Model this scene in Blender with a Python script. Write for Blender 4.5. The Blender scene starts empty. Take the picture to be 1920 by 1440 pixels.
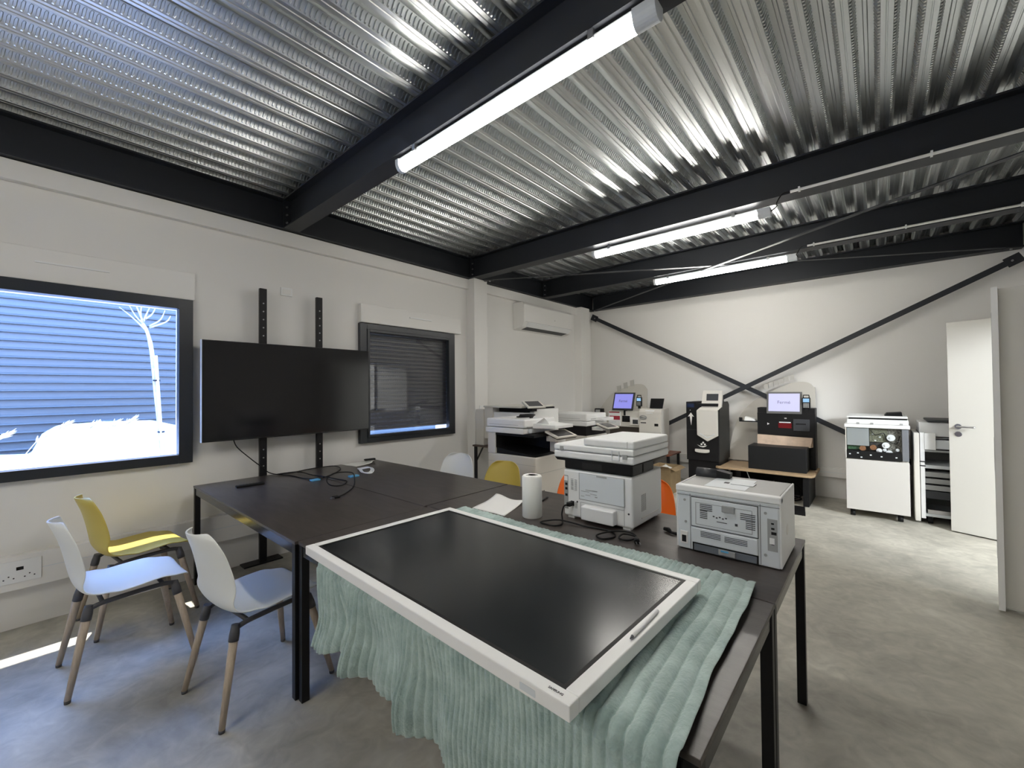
import bpy, math, random
from mathutils import Vector, Matrix
random.seed(7)
PI = math.pi
SC = bpy.context.scene
COL = SC.collection

# ------------------------------------------------------------------ camera, sky, sun, exposure
F, YAW, PIT, ROL = 787.92, 0.71576, 0.0150575, -0.0089425
CX, CH = 4.0918, 1.46
fw = Vector((-math.sin(YAW)*math.cos(PIT), math.cos(YAW)*math.cos(PIT), math.sin(PIT)))
rt = Vector((math.cos(YAW), math.sin(YAW), 0)); up = rt.cross(fw)
r2 = rt*math.cos(ROL) + up*math.sin(ROL); u2 = up*math.cos(ROL) - rt*math.sin(ROL)
cam = bpy.data.objects.new('camera', bpy.data.cameras.new('camera')); COL.objects.link(cam)
M = Matrix((r2, u2, -fw)).transposed().to_4x4(); M.translation = (CX, 0, CH)
cam.matrix_world = M
cam.data.sensor_fit = 'HORIZONTAL'; cam.data.sensor_width = 36; cam.data.lens = F/1920*36
cam.data.clip_start = .02; cam.data.clip_end = 200
SC.camera = cam

w = bpy.data.worlds.new('sky'); SC.world = w; w.use_nodes = True
nt = w.node_tree; bg = nt.nodes['Background']
bg.inputs['Color'].default_value = (.21, .41, 1.0, 1); bg.inputs['Strength'].default_value = 21.0

sun = bpy.data.objects.new('sun', bpy.data.lights.new('sun', 'SUN')); COL.objects.link(sun)
sun.data.energy = 14; sun.data.angle = .009; sun.data.color = (1, .96, .9)
sun.rotation_euler = (0, -math.atan(.39), 0); sun.location = (-8, 0, 12)

hall = bpy.data.objects.new('hall_daylight', bpy.data.lights.new('hall_daylight', 'AREA')); COL.objects.link(hall)
hall.data.shape = 'RECTANGLE'; hall.data.size = 1.2; hall.data.size_y = .8; hall.data.energy = 330
hall.data.color = (.93, .97, 1)
hall.location = (7.1, 3.4, 2.62); hall.rotation_euler = Vector((-3.2, 1.5, -1.9)).to_track_quat('-Z', 'Y').to_euler()

vs = SC.view_settings
vs.view_transform = 'Standard'; vs.look = 'None'; vs.exposure = 0; vs.gamma = 1; vs.use_curve_mapping = False
LAMP = 53.0
SC.cycles.max_bounces = 8; SC.cycles.diffuse_bounces = 5; SC.cycles.glossy_bounces = 4; SC.cycles.transparent_max_bounces = 12

# ------------------------------------------------------------------ materials
MATS = {}
def mat(name, col, rough=.5, metal=0, noise=0, nscale=20, bump=0, bscale=80, emit=None, es=0, spec=.5, coat=0, stretch=None, aniso=0, dark=None, sheen=0):
    m = bpy.data.materials.new(name); m.use_nodes = True; t = m.node_tree; b = t.nodes['Principled BSDF']
    b.inputs['Base Color'].default_value = (*col, 1); b.inputs['Roughness'].default_value = rough
    b.inputs['Metallic'].default_value = metal; b.inputs['Specular IOR Level'].default_value = spec
    b.inputs['Coat Weight'].default_value = coat
    b.inputs['Coat Roughness'].default_value = .05
    if sheen: b.inputs['Sheen Weight'].default_value = sheen
    if emit: b.inputs['Emission Color'].default_value = (*emit, 1); b.inputs['Emission Strength'].default_value = es
    tc = t.nodes.new('ShaderNodeTexCoord'); mp = t.nodes.new('ShaderNodeMapping'); t.links.new(tc.outputs['Object'], mp.inputs[0])
    if stretch: mp.inputs['Scale'].default_value = stretch
    if noise:
        n = t.nodes.new('ShaderNodeTexNoise'); n.inputs['Scale'].default_value = nscale; n.inputs['Detail'].default_value = 6; n.inputs['Roughness'].default_value = .6
        t.links.new(mp.outputs[0], n.inputs['Vector'])
        r = t.nodes.new('ShaderNodeValToRGB'); r.color_ramp.elements[0].position = .35; r.color_ramp.elements[1].position = .65
        lo = dark if dark else tuple(c*(1-noise) for c in col)
        r.color_ramp.elements[0].color = (*lo, 1); r.color_ramp.elements[1].color = (*[min(1, c*(1+noise)) for c in col], 1)
        t.links.new(n.outputs['Fac'], r.inputs[0]); t.links.new(r.outputs[0], b.inputs['Base Color'])
    if bump:
        n = t.nodes.new('ShaderNodeTexNoise'); n.inputs['Scale'].default_value = bscale; n.inputs['Detail'].default_value = 4
        t.links.new(mp.outputs[0], n.inputs['Vector'])
        bp = t.nodes.new('ShaderNodeBump'); bp.inputs['Strength'].default_value = bump; bp.inputs['Distance'].default_value = .004
        t.links.new(n.outputs['Fac'], bp.inputs['Height']); t.links.new(bp.outputs[0], b.inputs['Normal'])
    MATS[name] = m; return m
def glassmat(name, tint=(1, 1, 1)):
    m = bpy.data.materials.new(name); m.use_nodes = True; t = m.node_tree; t.nodes.clear()
    o = t.nodes.new('ShaderNodeOutputMaterial'); mx = t.nodes.new('ShaderNodeMixShader'); fr = t.nodes.new('ShaderNodeFresnel'); ge = t.nodes.new('ShaderNodeNewGeometry'); mr = t.nodes.new('ShaderNodeMapRange'); mr.inputs[3].default_value = 1.5; mr.inputs[4].default_value = 1/1.5; t.links.new(ge.outputs['Backfacing'], mr.inputs[0]); t.links.new(mr.outputs[0], fr.inputs[0])
    a = t.nodes.new('ShaderNodeBsdfTransparent'); a.inputs[0].default_value = (*tint, 1); g = t.nodes.new('ShaderNodeBsdfGlossy'); g.inputs['Roughness'].default_value = .01
    t.links.new(fr.outputs[0], mx.inputs[0]); t.links.new(a.outputs[0], mx.inputs[1]); t.links.new(g.outputs[0], mx.inputs[2]); t.links.new(mx.outputs[0], o.inputs[0])
    MATS[name] = m; return m

WALL = mat('wall_paint', (.775, .765, .74), .7, bump=.08, bscale=300)
TRIM = mat('trim_white', (.80, .79, .765), .55)
STEEL = mat('anthracite_steel', (.022, .025, .031), .5, spec=.35)
DECK = mat('galvanised_deck', (.64, .66, .66), .33, 1, noise=0, nscale=8, stretch=(3, .4, 1))
BLACKM = mat('black_metal', (.009, .009, .011), .38, spec=.3)
RAILM = mat('table_rail_metal', (.03, .033, .04), .18, .6)
TABLE = mat('dark_laminate', (.058, .049, .045), .34, noise=.22, nscale=6, stretch=(1, 5, 1), bump=.05, bscale=60)
SCREEN = mat('tv_glass', (.004, .004, .006), .12, spec=.5)
TVB = mat('tv_plastic', (.01, .01, .012), .3)
DISP = mat('display_glass', (.013, .016, .019), .21, spec=.8, noise=.12, nscale=5)
BEZEL = mat('white_bezel', (.88, .88, .87), .4)
WPL = mat('white_plastic', (.82, .83, .83), .45)
CPL = mat('cream_plastic', (.68, .66, .61), .5)
GPL = mat('grey_plastic', (.33, .34, .34), .5)
LGP = mat('light_grey_plastic', (.68, .72, .75), .45)
DGP = mat('dark_grey_plastic', (.045, .048, .054), .5, spec=.3)
BPL = mat('black_plastic', (.008, .008, .009), .5, spec=.25)
CHW = mat('chair_white_shell', (.78, .80, .78), .42)
CHY = mat('chair_yellow_shell', (.55, .42, .08), .42)
CHO = mat('chair_orange_shell', (.95, .19, .015), .42)
CHF = mat('chair_grey_frame', (.07, .07, .08), .5)
WOODL = mat('chair_leg_wood', (.44, .36, .28), .5, noise=.15, nscale=10, stretch=(6, 6, .6))
WOODS = mat('shelf_wood', (.42, .30, .18), .5, noise=.12, nscale=8, stretch=(1, 8, 1))
WOODB = mat('brown_table_wood', (.075, .045, .035), .4)
BRUSH = mat('light_tray_board', (.55, .42, .32), .6, noise=.15, nscale=7)
CARD = mat('cardboard', (.27, .19, .10), .8, noise=.12, nscale=6)
PAPER = mat('paper', (.82, .82, .80), .7)
CHROME = mat('brushed_steel', (.45, .45, .46), .3, 1)
BLUEP = mat('blue_plastic', (.12, .42, .70), .4)
REDP = mat('red_label', (.40, .03, .05), .5)
GREENP = mat('circuit_board', (.05, .12, .06), .5, noise=.5, nscale=90)
COPPER = mat('copper_coil', (.20, .10, .05), .4, noise=.3, nscale=60)
CLEAR = glassmat('window_glass')
PLAS = mat('clear_plastic_bag', (.7, .7, .68), .2, bump=.8, bscale=25)
DOORM = mat('door_paint', (.66, .65, .61), .5)
TABM = mat('greyish_clear_tab', (.50, .49, .46), .4)
ARCHM = mat('arch_panel_board', (.60, .58, .53), .5)
ROLLM = mat('paper_roll', (.88, .88, .85), .7, bump=.25, bscale=120)
CARP = mat('car_paint', (.85, .86, .88), .3)
CARG = mat('car_glass', (.03, .04, .05), .1)
BLDG = mat('blue_cladding', (.095, .092, .082), .4)
BARK = mat('tree_bark', (.40, .37, .34), .9, noise=.2, nscale=20)
REED = mat('dry_reed', (.60, .52, .36), .9)
GROUND = mat('asphalt_ground', (.30, .29, .28), .9, noise=.2, nscale=8)
LAMPM = mat('lamp_diffuser', (.9, .9, .9), .5, emit=(1.0, .96, .89), es=LAMP)
SCR1 = mat('screen_lavender', (.02, .02, .02), .3, emit=(.30, .30, .86), es=.95)
SCR2 = mat('screen_white_lavender', (.02, .02, .02), .3, emit=(.62, .62, .95), es=1.0)
SCRC = mat('terminal_screen', (.02, .02, .02), .3, emit=(.35, .65, .95), es=.9)
SHUT = mat('aluminium_shutter', (.09, .092, .095), .4, .3)
GOLDM = mat('led', (.1, .1, .1), .4)

def floor_mat():
    m = bpy.data.materials.new('polished_concrete'); m.use_nodes = True; t = m.node_tree; b = t.nodes['Principled BSDF']
    tc = t.nodes.new('ShaderNodeTexCoord')
    mp = t.nodes.new('ShaderNodeMapping'); mp.inputs['Scale'].default_value = (1, 1.0, 1); t.links.new(tc.outputs['Object'], mp.inputs[0])
    n = t.nodes.new('ShaderNodeTexNoise'); n.inputs['Scale'].default_value = 1.6; n.inputs['Detail'].default_value = 9; n.inputs['Roughness'].default_value = .62; n.inputs['Distortion'].default_value = .5
    t.links.new(mp.outputs[0], n.inputs['Vector'])
    r = t.nodes.new('ShaderNodeValToRGB'); r.color_ramp.elements[0].position = .3; r.color_ramp.elements[1].position = .72
    r.color_ramp.elements[0].color = (.27, .26, .225, 1); r.color_ramp.elements[1].color = (.58, .56, .49, 1)
    t.links.new(n.outputs['Fac'], r.inputs[0])
    n2 = t.nodes.new('ShaderNodeTexNoise'); n2.inputs['Scale'].default_value = 9; n2.inputs['Detail'].default_value = 8; n2.inputs['Distortion'].default_value = 1.5
    t.links.new(mp.outputs[0], n2.inputs['Vector'])
    mx = t.nodes.new('ShaderNodeMixRGB'); mx.blend_type = 'OVERLAY'; mx.inputs[0].default_value = .35
    t.links.new(r.outputs[0], mx.inputs[1]); t.links.new(n2.outputs['Fac'], mx.inputs[2]); t.links.new(mx.outputs[0], b.inputs['Base Color'])
    r3 = t.nodes.new('ShaderNodeMapRange'); r3.inputs[3].default_value = .42; r3.inputs[4].default_value = .62
    t.links.new(n2.outputs['Fac'], r3.inputs[0]); t.links.new(r3.outputs[0], b.inputs['Roughness'])
    bp = t.nodes.new('ShaderNodeBump'); bp.inputs['Strength'].default_value = .12; bp.inputs['Distance'].default_value = .01
    t.links.new(n2.outputs['Fac'], bp.inputs['Height']); t.links.new(bp.outputs[0], b.inputs['Normal'])
    return m
FLOOR = floor_mat()
def blanket_mat():
    m = mat('sage_plush', (.42, .53, .505), .95, noise=.14, nscale=11, dark=(.31, .42, .40), bump=1.0, bscale=110, sheen=.4)
    return m
PLUSH = blanket_mat()

# ------------------------------------------------------------------ mesh helpers
def catmull(pts, n=6):
    P = [Vector(p) for p in pts]; P = [P[0]*2-P[1]] + P + [P[-1]*2-P[-2]]; out = []
    for i in range(1, len(P)-2):
        a, b, c, d = P[i-1:i+3]
        for k in range(n):
            t = k/n
            out.append(.5*((2*b)+(c-a)*t+(2*a-5*b+4*c-d)*t*t+(3*b-a-3*c+d)*t**3))
    out.append(P[-2]); return out
class MB:
    def __init__(s): s.v = []; s.f = []; s.mi = []; s.sm = []
    def add(s, vs, fs, m=0, smooth=False):
        o = len(s.v); s.v += [tuple(p) for p in vs]
        for f in fs: s.f.append(tuple(i+o for i in f)); s.mi.append(m); s.sm.append(smooth)
        return s
    def box(s, x0, x1, y0, y1, z0, z1, m=0):
        return s.add([(x0,y0,z0),(x1,y0,z0),(x1,y1,z0),(x0,y1,z0),(x0,y0,z1),(x1,y0,z1),(x1,y1,z1),(x0,y1,z1)],
                     [(0,3,2,1),(4,5,6,7),(0,1,5,4),(1,2,6,5),(2,3,7,6),(3,0,4,7)], m)
    def hexa(s, lo, hi, m=0):           # lo, hi: four corners each
        return s.add(list(lo)+list(hi), [(0,3,2,1),(4,5,6,7),(0,1,5,4),(1,2,6,5),(2,3,7,6),(3,0,4,7)], m)
    def prism(s, poly, ax, a, b, m=0):  # poly in the two other axes, in order
        def P(p, c):
            return {'x': (c,p[0],p[1]), 'y': (p[0],c,p[1]), 'z': (p[0],p[1],c)}[ax]
        n = len(poly)
        return s.add([P(p,a) for p in poly]+[P(p,b) for p in poly], [tuple(range(n))[::-1], tuple(range(n,2*n))]+[(i,(i+1)%n,n+(i+1)%n,n+i) for i in range(n)], m)
    def tube(s, path, r, n=8, m=0, caps=True):
        P = [Vector(p) for p in path]; R = r if isinstance(r, (list, tuple)) else [r]*len(P)
        vs = []; ref = None
        for i, p in enumerate(P):
            d = (P[min(i+1,len(P)-1)]-P[max(i-1,0)]).normalized()
            if ref is None: ref = d.orthogonal().normalized()
            ref = (ref-d*ref.dot(d)); ref = ref.normalized() if ref.length > 1e-6 else d.orthogonal().normalized()
            q = d.cross(ref)
            for k in range(n):
                a = 2*PI*k/n; vs.append(p+(ref*math.cos(a)+q*math.sin(a))*R[i])
        fs = [(i*n+k, i*n+(k+1)%n, (i+1)*n+(k+1)%n, (i+1)*n+k) for i in range(len(P)-1) for k in range(n)]
        s.add(vs, fs, m, True)
        if caps:
            o = len(s.v)-len(vs)
            s.f.append(tuple(o+k for k in range(n))[::-1]); s.mi.append(m); s.sm.append(False)
            s.f.append(tuple(o+(len(P)-1)*n+k for k in range(n))); s.mi.append(m); s.sm.append(False)
        return s
    def cyl(s, a, b, r, n=20, m=0, rb=None):
        return s.tube([a, b], [r, r if rb is None else rb], n, m)
    def bar(s, a, b, wd, th, nrm, m=0): # flat bar from a to b, width wd, thickness th along nrm
        a, b, nrm = Vector(a), Vector(b), Vector(nrm).normalized(); d = (b-a).normalized(); q = d.cross(nrm).normalized()*wd/2; t = nrm*th/2
        return s.hexa([a-q-t, a+q-t, b+q-t, b-q-t], [a-q+t, a+q+t, b+q+t, b-q+t], m)
def build(name, mb, mats, parent=None, loc=(0,0,0), rot=None, world=True, bevel=0, seg=2, mods=()):
    me = bpy.data.meshes.new(name); off = Vector((0,0,0))
    o = bpy.data.objects.new(name, me); COL.objects.link(o)
    if parent is not None:
        o.parent = parent
        if world:
            p = parent
            while p is not None: off += Vector(p.location); p = p.parent
    else:
        if world:
            xs = [v[0] for v in mb.v]; ys = [v[1] for v in mb.v]; zs = [v[2] for v in mb.v]
            off = Vector(((min(xs)+max(xs))/2, (min(ys)+max(ys))/2, min(zs))); o.location = off
        else: o.location = loc
    if parent is not None and not world: o.location = loc
    if rot: o.rotation_euler = rot
    me.from_pydata([(v[0]-off.x, v[1]-off.y, v[2]-off.z) for v in mb.v], [], mb.f)
    for m in (mats if isinstance(mats, (list, tuple)) else [mats]): me.materials.append(m)
    me.polygons.foreach_set('material_index', mb.mi); me.polygons.foreach_set('use_smooth', mb.sm)
    me.update()
    if bevel:
        b = o.modifiers.new('bevel', 'BEVEL'); b.width = bevel; b.segments = seg; b.limit_method = 'ANGLE'; b.angle_limit = .6
    return o
def thing(name, label, cat, loc=(0,0,0), rz=0, group=None):
    o = bpy.data.objects.new(name, None); COL.objects.link(o); o.empty_display_size = .1
    o.location = loc; o.rotation_euler = (0,0,rz); o['label'] = label; o['category'] = cat
    if group: o['group'] = group
    return o
def tag(o, label, cat, group=None):
    o['label'] = label; o['category'] = cat
    if group: o['group'] = group
    return o
def struct(name, mb, m, **k):
    o = build(name, mb, m, **k); o['kind'] = 'structure'; return o
def copy_tree(o, parent=None):
    c = o.copy(); COL.objects.link(c); c.parent = parent
    for ch in [x for x in list(COL.objects) if x.parent == o]: copy_tree(ch, c)
    return c
def text(name, s, size, loc, xdir, ydir, m, parent=None, align='CENTER', ext=.0005, font_shear=0):
    cu = bpy.data.curves.new(name, 'FONT'); cu.body = s; cu.size = size; cu.align_x = align; cu.align_y = 'CENTER'; cu.extrude = ext; cu.resolution_u = 3
    t = bpy.data.objects.new(name+'_tmp', cu); COL.objects.link(t)
    bpy.context.view_layer.update()
    me = bpy.data.meshes.new_from_object(t.evaluated_get(bpy.context.evaluated_depsgraph_get())); bpy.data.objects.remove(t); bpy.data.curves.remove(cu)
    me.materials.clear(); me.materials.append(m)
    X = Vector(xdir).normalized(); Y = Vector(ydir).normalized(); Z = X.cross(Y)
    off = Vector((0,0,0)); p = parent
    while p is not None: off += Vector(p.location); p = p.parent
    T = Matrix((X, Y, Z)).transposed().to_4x4(); T.translation = Vector(loc)-off
    me.transform(T)
    o = bpy.data.objects.new(name, me); COL.objects.link(o)
    if parent is not None: o.parent = parent
    return o

# ================================================================== SETTING
YB = 7.0; XR = 5.45; YF = -4.0; ZC = 3.2
struct('floor', MB().box(-.3, 11, YF-.2, 7.3, -.15, 0), FLOOR)
# left wall with two window holes
W1 = (-1.0, .80, .955, 2.145); W2 = (2.30, 3.51, .955, 2.145)
b = MB()
for a, c in ((YF, W1[0]), (W1[1], W2[0]), (W2[1], YB+.2)): b.box(-.30, 0, a, c, 0, 3.4)
for W in (W1, W2): b.box(-.30, 0, W[0], W[1], 0, W[2]); b.box(-.30, 0, W[0], W[1], W[3], 3.4)
struct('wall_left', b, WALL)
struct('wall_back', MB().box(0, XR+.15, YB, YB+.2, 0, 3.4), WALL)
b = MB(); b.box(XR, XR+.15, YF, 4.08, 0, 3.4); b.box(XR, XR+.15, 5.80, YB, 0, 3.4); b.box(XR, XR+.15, 4.08, 5.80, 2.14, 3.4)
struct('wall_right', b, WALL)
struct('wall_front', MB().box(-.3, XR+.15, YF-.2, YF, 0, 3.4), WALL)
# hall beyond the double door
b = MB(); b.box(XR+.15, 10.2, 1.4, 1.6, 0, 2.8); b.box(XR+.15, 10.2, 6.6, 6.8, 0, 2.8); b.box(10.0, 10.2, 1.6, 6.6, 0, 2.8); b.box(XR+.15, 10.2, 1.4, 6.8, 2.8, 2.95)
struct('wall_hall', b, WALL)
# boxed strip under the left beam, boxed columns
struct('trim_1', MB().box(0, .055, YF, 6.42, 2.799, 2.925), TRIM, bevel=.004)
struct('trim_2', MB().box(0, .15, 3.80, 4.04, 0, 2.93), TRIM, bevel=.003)
struct('trim_3', MB().box(0, .15, 6.42, 6.70, 0, 2.93), TRIM, bevel=.003)

# corrugated deck
def deck():
    b = MB(); P = .158; ks = range(-23, 14)
    y0, y1 = YF, YB+.1
    prof = []
    for k in ks:
        c = 3.444+P*k
        for dx, z in ((-.056, ZC), (-.036, ZC+.058), (-.010, ZC+.058), (-.006, ZC+.052), (.006, ZC+.052), (.010, ZC+.058), (.036, ZC+.058), (.056, ZC), (.074, ZC), (.077, ZC+.005), (.081, ZC+.005), (.084, ZC)):
            prof.append((c+dx, z))
    n = len(prof)
    b.add([(x, y0, z) for x, z in prof]+[(x, y1, z) for x, z in prof], [(i, i+1, n+i+1, n+i) for i in range(n-1)])
    # embossed slots on the sloping webs
    vs = []; fs = []
    H = 7
    for k in ks:
        c = 3.444+P*k
        for sgn in (-1, 1):
            if sgn == -1 and c > 4.5: continue
            if sgn == 1 and c < 3.7: continue
            xb, xt = c+sgn*.056, c+sgn*.036
            nx, nz = -sgn*.945, -.326
            y = -.7
            while y < 6.95:
                o = len(vs)
                for ring, (sc, h) in enumerate(((1, .0004), (.62, .0085))):
                    for (ly, lt) in ((-.0060, -.40), (.0030, -.43), (.0075, -.22), (.0070, .38), (-.0022, .43), (-.0072, .20)):
                        t = .5+lt*(sc if ring == 0 else .82); yy = y+ly*sc + (t-.5)*.010
                        vs.append((xb+(xt-xb)*t+nx*h, yy, ZC+.058*t+nz*h))
                fs += [tuple(o+6+i for i in range(6))] + [(o+i, o+(i+1)%6, o+6+(i+1)%6, o+6+i) for i in range(6)]
                y += .0232
    b.add(vs, fs)
    return b
struct('ceiling', deck(), DECK)
struct('ceiling_sky_block', MB().box(-.3, XR+.15, YF-.2, YB+.2, ZC+.075, ZC+.2), GPL)  # unseen slab over the deck, added to keep the sky out

def ibeam(name, label, a, b_, ax, wd, group=None, bolts=None):
    t = thing(name, label, 'beam', ((a[0]+b_[0])/2, (a[1]+b_[1])/2, 2.93), 0, group)
    z0, z1 = 2.93, ZC
    m = MB(); ft = .013
    if ax == 'x':
        y = a[1]; m.box(a[0], b_[0], y-wd/2, y+wd/2, z0, z0+ft); m.box(a[0], b_[0], y-wd/2, y+wd/2, z1-ft, z1); m.box(a[0], b_[0], y-.006, y+.006, z0+ft, z1-ft)
    else:
        x = a[0]; m.box(x-wd/2, x+wd/2, a[1], b_[1], z0, z0+ft); m.box(x-wd/2, x+wd/2, a[1], b_[1], z1-ft, z1); m.box(x-.006, x+.006, a[1], b_[1], z0+ft, z1-ft)
    build('girder', m, STEEL, t)
    return t
ibeam('steel_beam', 'dark steel beam running along the top of the window wall', (.03, YF, 0), (.03, YB, 0), 'y', .14)
ibeam('steel_beam', 'dark steel beam along the right side of the ceiling', (5.36, YF, 0), (5.36, 6.9, 0), 'y', .14)
BEAMS = {}
for y, lab, wd in ((1.557, 'dark steel beam crossing the ceiling nearest the viewer, above the longest lit tube', .135), (3.845, 'dark steel ceiling beam in the middle with a white conduit on its side', .15),
                   (5.43, 'dark steel ceiling beam above the farthest tube light', .14), (6.93, 'dark steel beam along the top of the back wall', .14), (-1.6, 'dark steel ceiling beam behind the viewer', .135)):
    t = ibeam('steel_beam', lab, (.105, y, 0), (5.285, y, 0), 'x', wd); BEAMS[y] = t
    m = MB(); m.box(.036, .05, y-wd/2, y+wd/2, 2.95, ZC-.02)
    if y < 6.8:
        m2 = MB()
        m2.box(.105, .112, y-.075, y+.075, 2.945, ZC-.02)
        build('end_plate', m2, STEEL, t)
        for sy in (-1, 1):
            for i in range(3):
                zz = 2.98+i*.07
                build('bolt', MB().cyl((.112, y+sy*.045, zz), (.128, y+sy*.045, zz), .009, 6), CHROME, t)

# ceiling flat bracing
def brace(name, label, a, b_, wd, nrm, th=.008):
    m = MB(); m.bar(a, b_, wd, th, nrm)
    d = (Vector(b_)-Vector(a)).normalized()
    t = thing(name, label, 'brace', ((a[0]+b_[0])/2, (a[1]+b_[1])/2, min(a[2], b_[2])))
    build('flat_bar', m, STEEL, t)
    for p, sg in ((Vector(a), 1), (Vector(b_), -1)):
        n = Vector(nrm).normalized()
        q = MB(); q.bar(p-d*sg*.03+n*.008, p+d*sg*.10+n*.008, wd*1.7, .008, nrm); build('gusset_plate', q, STEEL, t)
        build('bolt', MB().cyl(p+d*sg*.05+n*.008, p+d*sg*.05+n*.026, .011, 6), CHROME, t)
    return t
brace('roof_brace', 'flat steel tie under the roof from the wall column to the far right corner', (.22, 3.95, 2.918), (5.22, 6.80, 2.918), .045, (0, 0, -1))
brace('roof_brace', 'flat steel tie under the roof from the back left corner towards the middle beam', (.16, 6.82, 2.909), (5.0, 3.93, 2.909), .045, (0, 0, -1))
brace('wall_brace', 'dark diagonal wall brace falling from the top left corner of the back wall', (.12, 6.885, 2.80), (5.24, 6.885, .11), .062, (0, -1, 0))
brace('wall_brace', 'dark diagonal wall brace rising to the top right corner of the back wall', (.40, 6.872, .33), (5.24, 6.872, 2.815), .062, (0, -1, 0))

# ---- windows
def window(n, W, box, frame_out, glass, sash):
    t = bpy.data.objects.new('window_%d' % n, None); COL.objects.link(t); t['kind'] = 'structure'; t.location = (0, (W[0]+W[1])/2, W[2])
    y0, y1, z0, z1 = frame_out; g0, g1, h0, h1 = glass
    m = MB(); X0, X1 = -.035, .045
    m.box(X0, X1, y0, g0, z0, z1); m.box(X0, X1, g1, y1, z0, z1); m.box(X0, X1, g0, g1, z0, h0); m.box(X0, X1, g0, g1, h1, z1)
    # the part beyond the wall opening sits on the wall face
    for v_i, v in enumerate(m.v):
        pass
    f = MB()
    f.box(.0, X1, y0, g0, z0, z1); f.box(.0, X1, g1, y1, z0, z1); f.box(.0, X1, g0, g1, z0, h0); f.box(.0, X1, g0, g1, h1, z1)
    f.box(-.04, 0, W[0], g0, W[2], W[3]); f.box(-.04, 0, g1, W[1], W[2], W[3]); f.box(-.04, 0, g0, g1, W[2], h0); f.box(-.04, 0, g0, g1, h1, W[3])
    fm = mat('window_frame_%d' % n, (.018, .022, .028), .35)
    build('window_frame', f, fm, t, bevel=.003)
    if sash:
        s = MB(); a, c, d, e = g0, g1, h0, h1; k = .028
        s.box(.002, .055, a, a+k, d, e); s.box(.002, .055, c-k, c, d, e); s.box(.002, .055, a+k, c-k, d, d+k); s.box(.002, .055, a+k, c-k, e-k, e)
        build('sash', s, fm, t, bevel=.003)
    build('pane', MB().box(-.012, -.006, g0, g1, h0, h1), CLEAR, t)
    by0, by1, bz0, bz1, bd = box
    build('shutter_box', MB().prism([(by0+0, bz0)], 'x', 0, 0) if 0 else MB().hexa([(0, by0, bz0), (bd, by0, bz0), (bd, by1, bz0), (0, by1, bz0)], [(0, by0, bz1), (bd*.8, by0, bz1), (bd*.8, by1, bz1), (0, by1, bz1)]), TRIM, t, bevel=.006)
    return t
w1 = window(1, W1, (-1.05, .863, 2.192, 2.41, .022), (-1.06, .845, .921, 2.19), (-.99, .757, .988, 2.112), False)
gr = MB().box(.021, .028, .02, .37, 2.312, 2.322); build('vent_grille', gr, WPL, w1)
w2 = window(2, W2, (2.262, 3.65, 2.186, 2.385, .06), (2.256, 3.552, .92, 2.18), (2.335, 3.475, .975, 2.12), True)
build('vent_grille', MB().box(.057, .068, 2.86, 3.17, 2.295, 2.31), WPL, w2, bevel=.003)
# closed roller shutter curtain with light slits
s = MB(); zz = 1.035; pitch = .046
while zz < 2.14:
    s.prism([(-.075, zz), (-.062, zz), (-.056, zz+.012), (-.056, zz+.030), (-.062, zz+pitch-.006), (-.075, zz+pitch-.006)], 'y', W2[0]+.002, W2[1]-.002)
    y = W2[0]+.002
    while y < W2[1]-.03:
        s.box(-.073, -.064, y, y+.023, zz+pitch-.006, zz+pitch); y += .030
    zz += pitch
# prism 'y' expects (x, z)
sc = build('shutter_curtain', s, SHUT, w2)

# ---- cable trunking
def trunk(name, label, bxs, lines, sockets=()):
    t = thing(name, label, 'cable trunking', (bxs[0][0], bxs[0][2], bxs[0][4]))
    m = MB()
    for q in bxs: m.box(*q)
    build('channel', m, TRIM, t, bevel=.004)
    for l in lines: build('cover_seam', MB().box(*l), LGP, t)
    return t
t = trunk('cable_trunking', 'white cable trunking running low along the window wall', [(0, .06, YF, 3.80, .254, .465)], [(.0595, .0612, YF, 3.80, .362, .366)])
t2 = thing('wall_socket', 'white double socket with data port in the trunking left of the chairs', 'socket', (.06, -.03, .30))
build('faceplate', MB().box(.061, .066, -.12, .06, .30, .435), WPL, t2, bevel=.002)
build('data_port', MB().box(.066, .067, -.045, -.015, .375, .395), BPL, t2)
for yy in (-.075, .01):
    m = MB()
    for dy, dz in ((-.02, 0), (.02, 0), (0, .015)): m.cyl((.0655, yy+dy, .33+dz), (.0672, yy+dy, .33+dz), .004, 8)
    build('outlet', m, DGP, t2)
trunk('cable_trunking', 'white cable trunking running low along the back wall', [(.15, XR, YB-.05, YB, .275, .405)], [(.15, XR, YB-.0515, YB-.0495, .338, .342)])

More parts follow.
